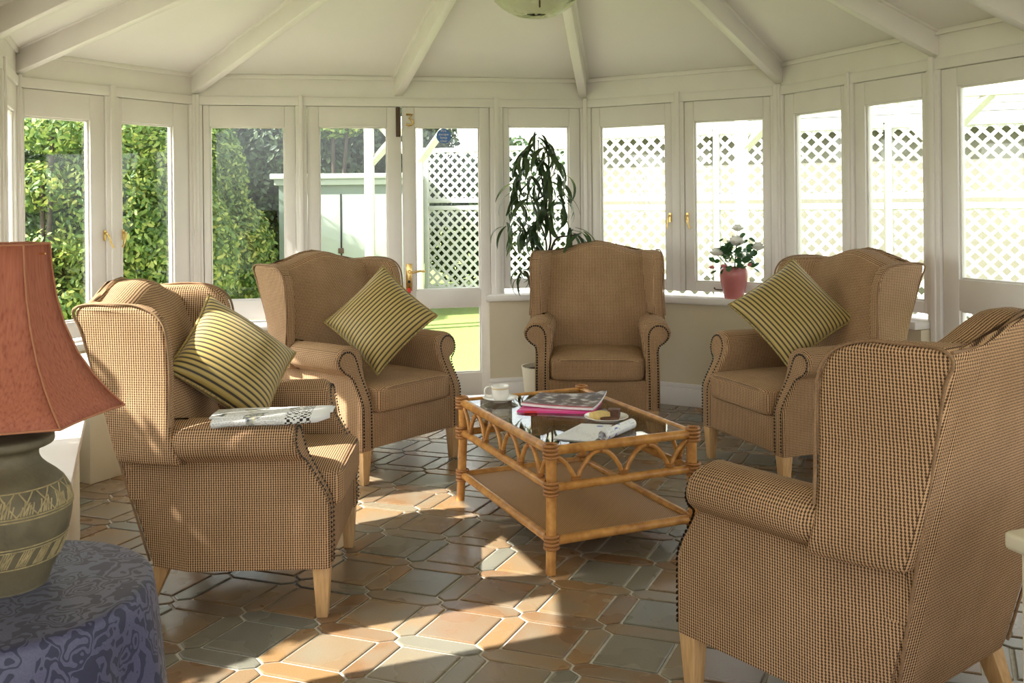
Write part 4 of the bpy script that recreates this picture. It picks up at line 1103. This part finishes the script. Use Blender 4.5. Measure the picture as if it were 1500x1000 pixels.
shrub('dense_tree', (-7.2, 13.6), 'leaf_dark', [(0, 0, 2.0, 1.8, 1.2, 2.0), (-1.6, .2, 1.8, 1.6, 1.2, 1.9), (.9, 0, 3.2, 1.4, 1.2, 1.2)], 34000, .06, 24, 'dark evergreen tree filling the far left background', 'tree')
shrub('dense_tree', (-4.6, 15.4), 'leaf_dark', [(0, 0, 2.0, 1.7, 1.1, 2.0), (1.2, 0, 2.4, 1.3, 1.1, 1.9), (0, 0, 3.8, 1.5, 1.1, 1.0)], 40000, .06, 25, 'dark evergreen tree behind the pale green shed', 'tree')
shrub('dense_tree', (-2.3, 16.6), 'leaf_dark', [(0, 0, 2.0, 1.2, 1.0, 2.0), (.5, 0, 2.6, .9, .9, 1.6), (-.3, 0, 3.7, 1.2, 1.0, .9)], 30000, .06, 26, 'dark tree seen above the shed through the left door leaf', 'tree')
shrub('leafy_shrub', (-2.6, 14.0), 'leaf_bright', [(0, 0, 2.75, .55, .4, .3), (-.4, 0, 2.9, .5, .4, .35), (.25, 0, 3.0, .5, .4, .25)], 2600, .05, 27, 'overhanging lime branch above the shed', 'tree')
shrub('leafy_shrub', (-6.9, 8.4), 'leaf_mid', [(0, 0, 1.2, .9, .8, 1.2), (-.8, 0, 1.0, .8, .8, 1.1)], 9000, .05, 30, 'mid green shrub beyond the left wall windows')
shrub('leafy_shrub', (.2, 17.2), 'leaf_mid', [(0, 0, 1.4, 1.2, .8, 1.3), (-1.0, 0, 1.2, .9, .7, 1.2)], 7000, .08, 31, 'green shrub behind the white trellis')
shrub('leafy_shrub', (-2.85, 2.42), 'leaf_mid', [(0, 0, 1.1, .42, .6, 1.1), (.05, .2, 1.85, .35, .5, .5)], 12000, .04, 33, 'added unseen shrub outside the left window, shading the newspaper armchair')  # added out of view to keep sun off the left chair's side
# long grass tufts along the door threshold
rr = random.Random(5); m = MB()
for _ in range(420):
    x = rr.uniform(-.9, -.02); y = 7.55+rr.uniform(0, .25); h_t = rr.uniform(.06, .16); a = rr.uniform(0, 6.28); dx, dy = .006*math.cos(a), .006*math.sin(a); lx, ly = rr.uniform(-.05, .05), rr.uniform(-.05, .05)
    m.add([(x-dx, y-dy, GZ), (x+dx, y+dy, GZ), (x+lx, y+ly, GZ+h_t)], [(0, 1, 2)])
plain('dry_grass', (.45, .40, .20), .9, noise=.3, nscale=30)
m.build('grass_tuft', 'dry_grass', None, smooth=0, kind='stuff', label='dry grass tufts outside the door', cat='grass')

# pale shed behind the double door
sr = empty('garden_shed', (-3.06, 12.6, GZ), math.radians(4), label='pale green garden shed with flat white roof edge', cat='shed')
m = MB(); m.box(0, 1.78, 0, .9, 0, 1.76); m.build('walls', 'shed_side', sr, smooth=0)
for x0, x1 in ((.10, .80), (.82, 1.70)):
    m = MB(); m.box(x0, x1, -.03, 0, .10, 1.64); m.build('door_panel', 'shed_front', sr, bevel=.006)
m = MB(); m.box(.80, .82, -.034, -.005, .10, 1.64); m.build('door_gap', 'black', sr)
m = MB(); m.box(.77, .84, -.045, -.030, .86, .93); m.build('padlock_hasp', 'dark_metal', sr, bevel=.004)
m = MB(); m.box(-.10, 1.88, -.10, 1.0, 1.84, 1.91); m.box(-.05, 1.83, -.06, .96, 1.76, 1.84); m.build('roof', 'shed_front', sr, bevel=.008)

# white trellis fence: each lath its own piece
def trellis(p, q, fields, label, last=False, pitch=.135, lw=.034):
    p, q = V2(p), V2(q); L_ = (q-p).length; T, _ = wall_T(p, q)
    r = empty('trellis_panel', (0, 0, 0), label=label, cat='trellis', group='white diamond trellis panels in the garden')
    for z0, z1 in fields:
        H_ = z1-z0
        for sg, dep in ((1, .0), (-1, .012)):
            c_ = -H_
            while c_ < L_:
                s0, s1 = max(.03, c_), min(L_-.03, c_+H_)
                if s1-s0 > .03:
                    zs = (lambda s_: s_-c_) if sg > 0 else (lambda s_: H_-(s_-c_))
                    a = Vector((s0, zs(s0))); b_ = Vector((s1, zs(s1))); d = (b_-a).normalized(); n = Vector((-d.y, d.x))*lw/2
                    m = MB(); poly = [a+n, a-n, b_-n, b_+n]
                    m.hexa([T @ Vector((v_.x, dep, z0+v_.y)) for v_ in poly], [T @ Vector((v_.x, dep+.010, z0+v_.y)) for v_ in poly]); m.build('lath', 'trellis_paint', r, smooth=0)
                c_ += pitch
        for za, zb in ((z0-.03, z0+.03), (z1-.03, z1+.03)):
            m = MB(); m.box(.02, L_-.02, -.012, .034, za, zb, T); m.build('trellis_rail', 'trellis_paint', r, bevel=.004)
    for s_ in ((0,) if not last else (0, L_-.06)):
        m = MB(); m.box(s_, s_+.06, -.02, .04, GZ, fields[-1][1]+.04, T); m.build('trellis_post', 'trellis_paint', r, bevel=.004)
F0, FA, F1, F2, F3, F4 = (-1.22, 13.44), (.95, 12.7), (.62, 10.9), (2.15, 10.2), (3.7, 9.5), (5.4, 8.75)
names = ['beyond the right door leaf', 'beyond the window with the flowerpot', 'beyond the right wall windows', 'beyond the garden door on the right']
for (a, b_), nme in zip(((F0, FA), (F1, F2), (F2, F3), (F3, F4)), names):
    trellis(a, b_, ((.18, 1.30), (1.40, 2.10)), 'white diamond trellis panel '+nme, b_ in (FA, F4))
# pergola posts and beams
def pergola(pts, label, z=2.42):
    r = empty('pergola', (0, 0, 0), label=label, cat='pergola')
    for i, (x, y) in enumerate(pts):
        m = MB(); m.box(x-.055, x+.055, y-.055, y+.055, GZ, z); m.build('post', 'white_post', r, bevel=.006)
    for a, b_ in zip(pts, pts[1:]):
        T, L_ = wall_T(a, b_)
        m = MB(); m.box(-.2, L_+.2, -.05, .05, z, z+.13, T); m.build('beam', 'white_post', r, bevel=.006)
        for s_, sg in ((.0, 1), (L_, -1)):
            m = MB(); A = T @ Vector((s_, 0, z-.45)); B = T @ Vector((s_+sg*.45, 0, z+.02)); m.tube([A, B], .05, 4); m.build('brace', 'white_post', r, smooth=0)
pergola([(-1.72, 11.6), (-1.12, 11.5), (.40, 10.5)], 'white pergola over the trellis seen through the double door', 2.28)
pergola([(2.3, 9.6), (3.95, 8.9), (5.5, 8.2)], 'white pergola over the trellis on the right', 2.30)
# neighbouring outbuilding behind the trellis
T, L_ = wall_T((1.0, 12.1), (7.5, 9.3))
r = empty('outbuilding', (0, 0, 0), label='cream rendered outbuilding with low grey roof behind the trellis', cat='building')
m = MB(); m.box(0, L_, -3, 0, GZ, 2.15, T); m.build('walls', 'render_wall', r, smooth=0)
m = MB(); m.rings([[T @ Vector((s_, d_, z_)) for d_, z_ in ((.25, 2.12), (.25, 2.20), (-1.5, 2.85), (-3.2, 2.2), (-3.2, 2.12))] for s_ in (-.2, L_+.2)]); m.build('roof', 'roof_felt', r, smooth=0)
for k_ in range(5):
    m = MB(); z_ = 2.215+.11*k_; d_ = .245-.30*k_; m.box(-.2, L_+.2, d_-.03, d_+.02, z_-.012, z_+.018, T); m.build('roof_batten', 'white_post', r, smooth=0)
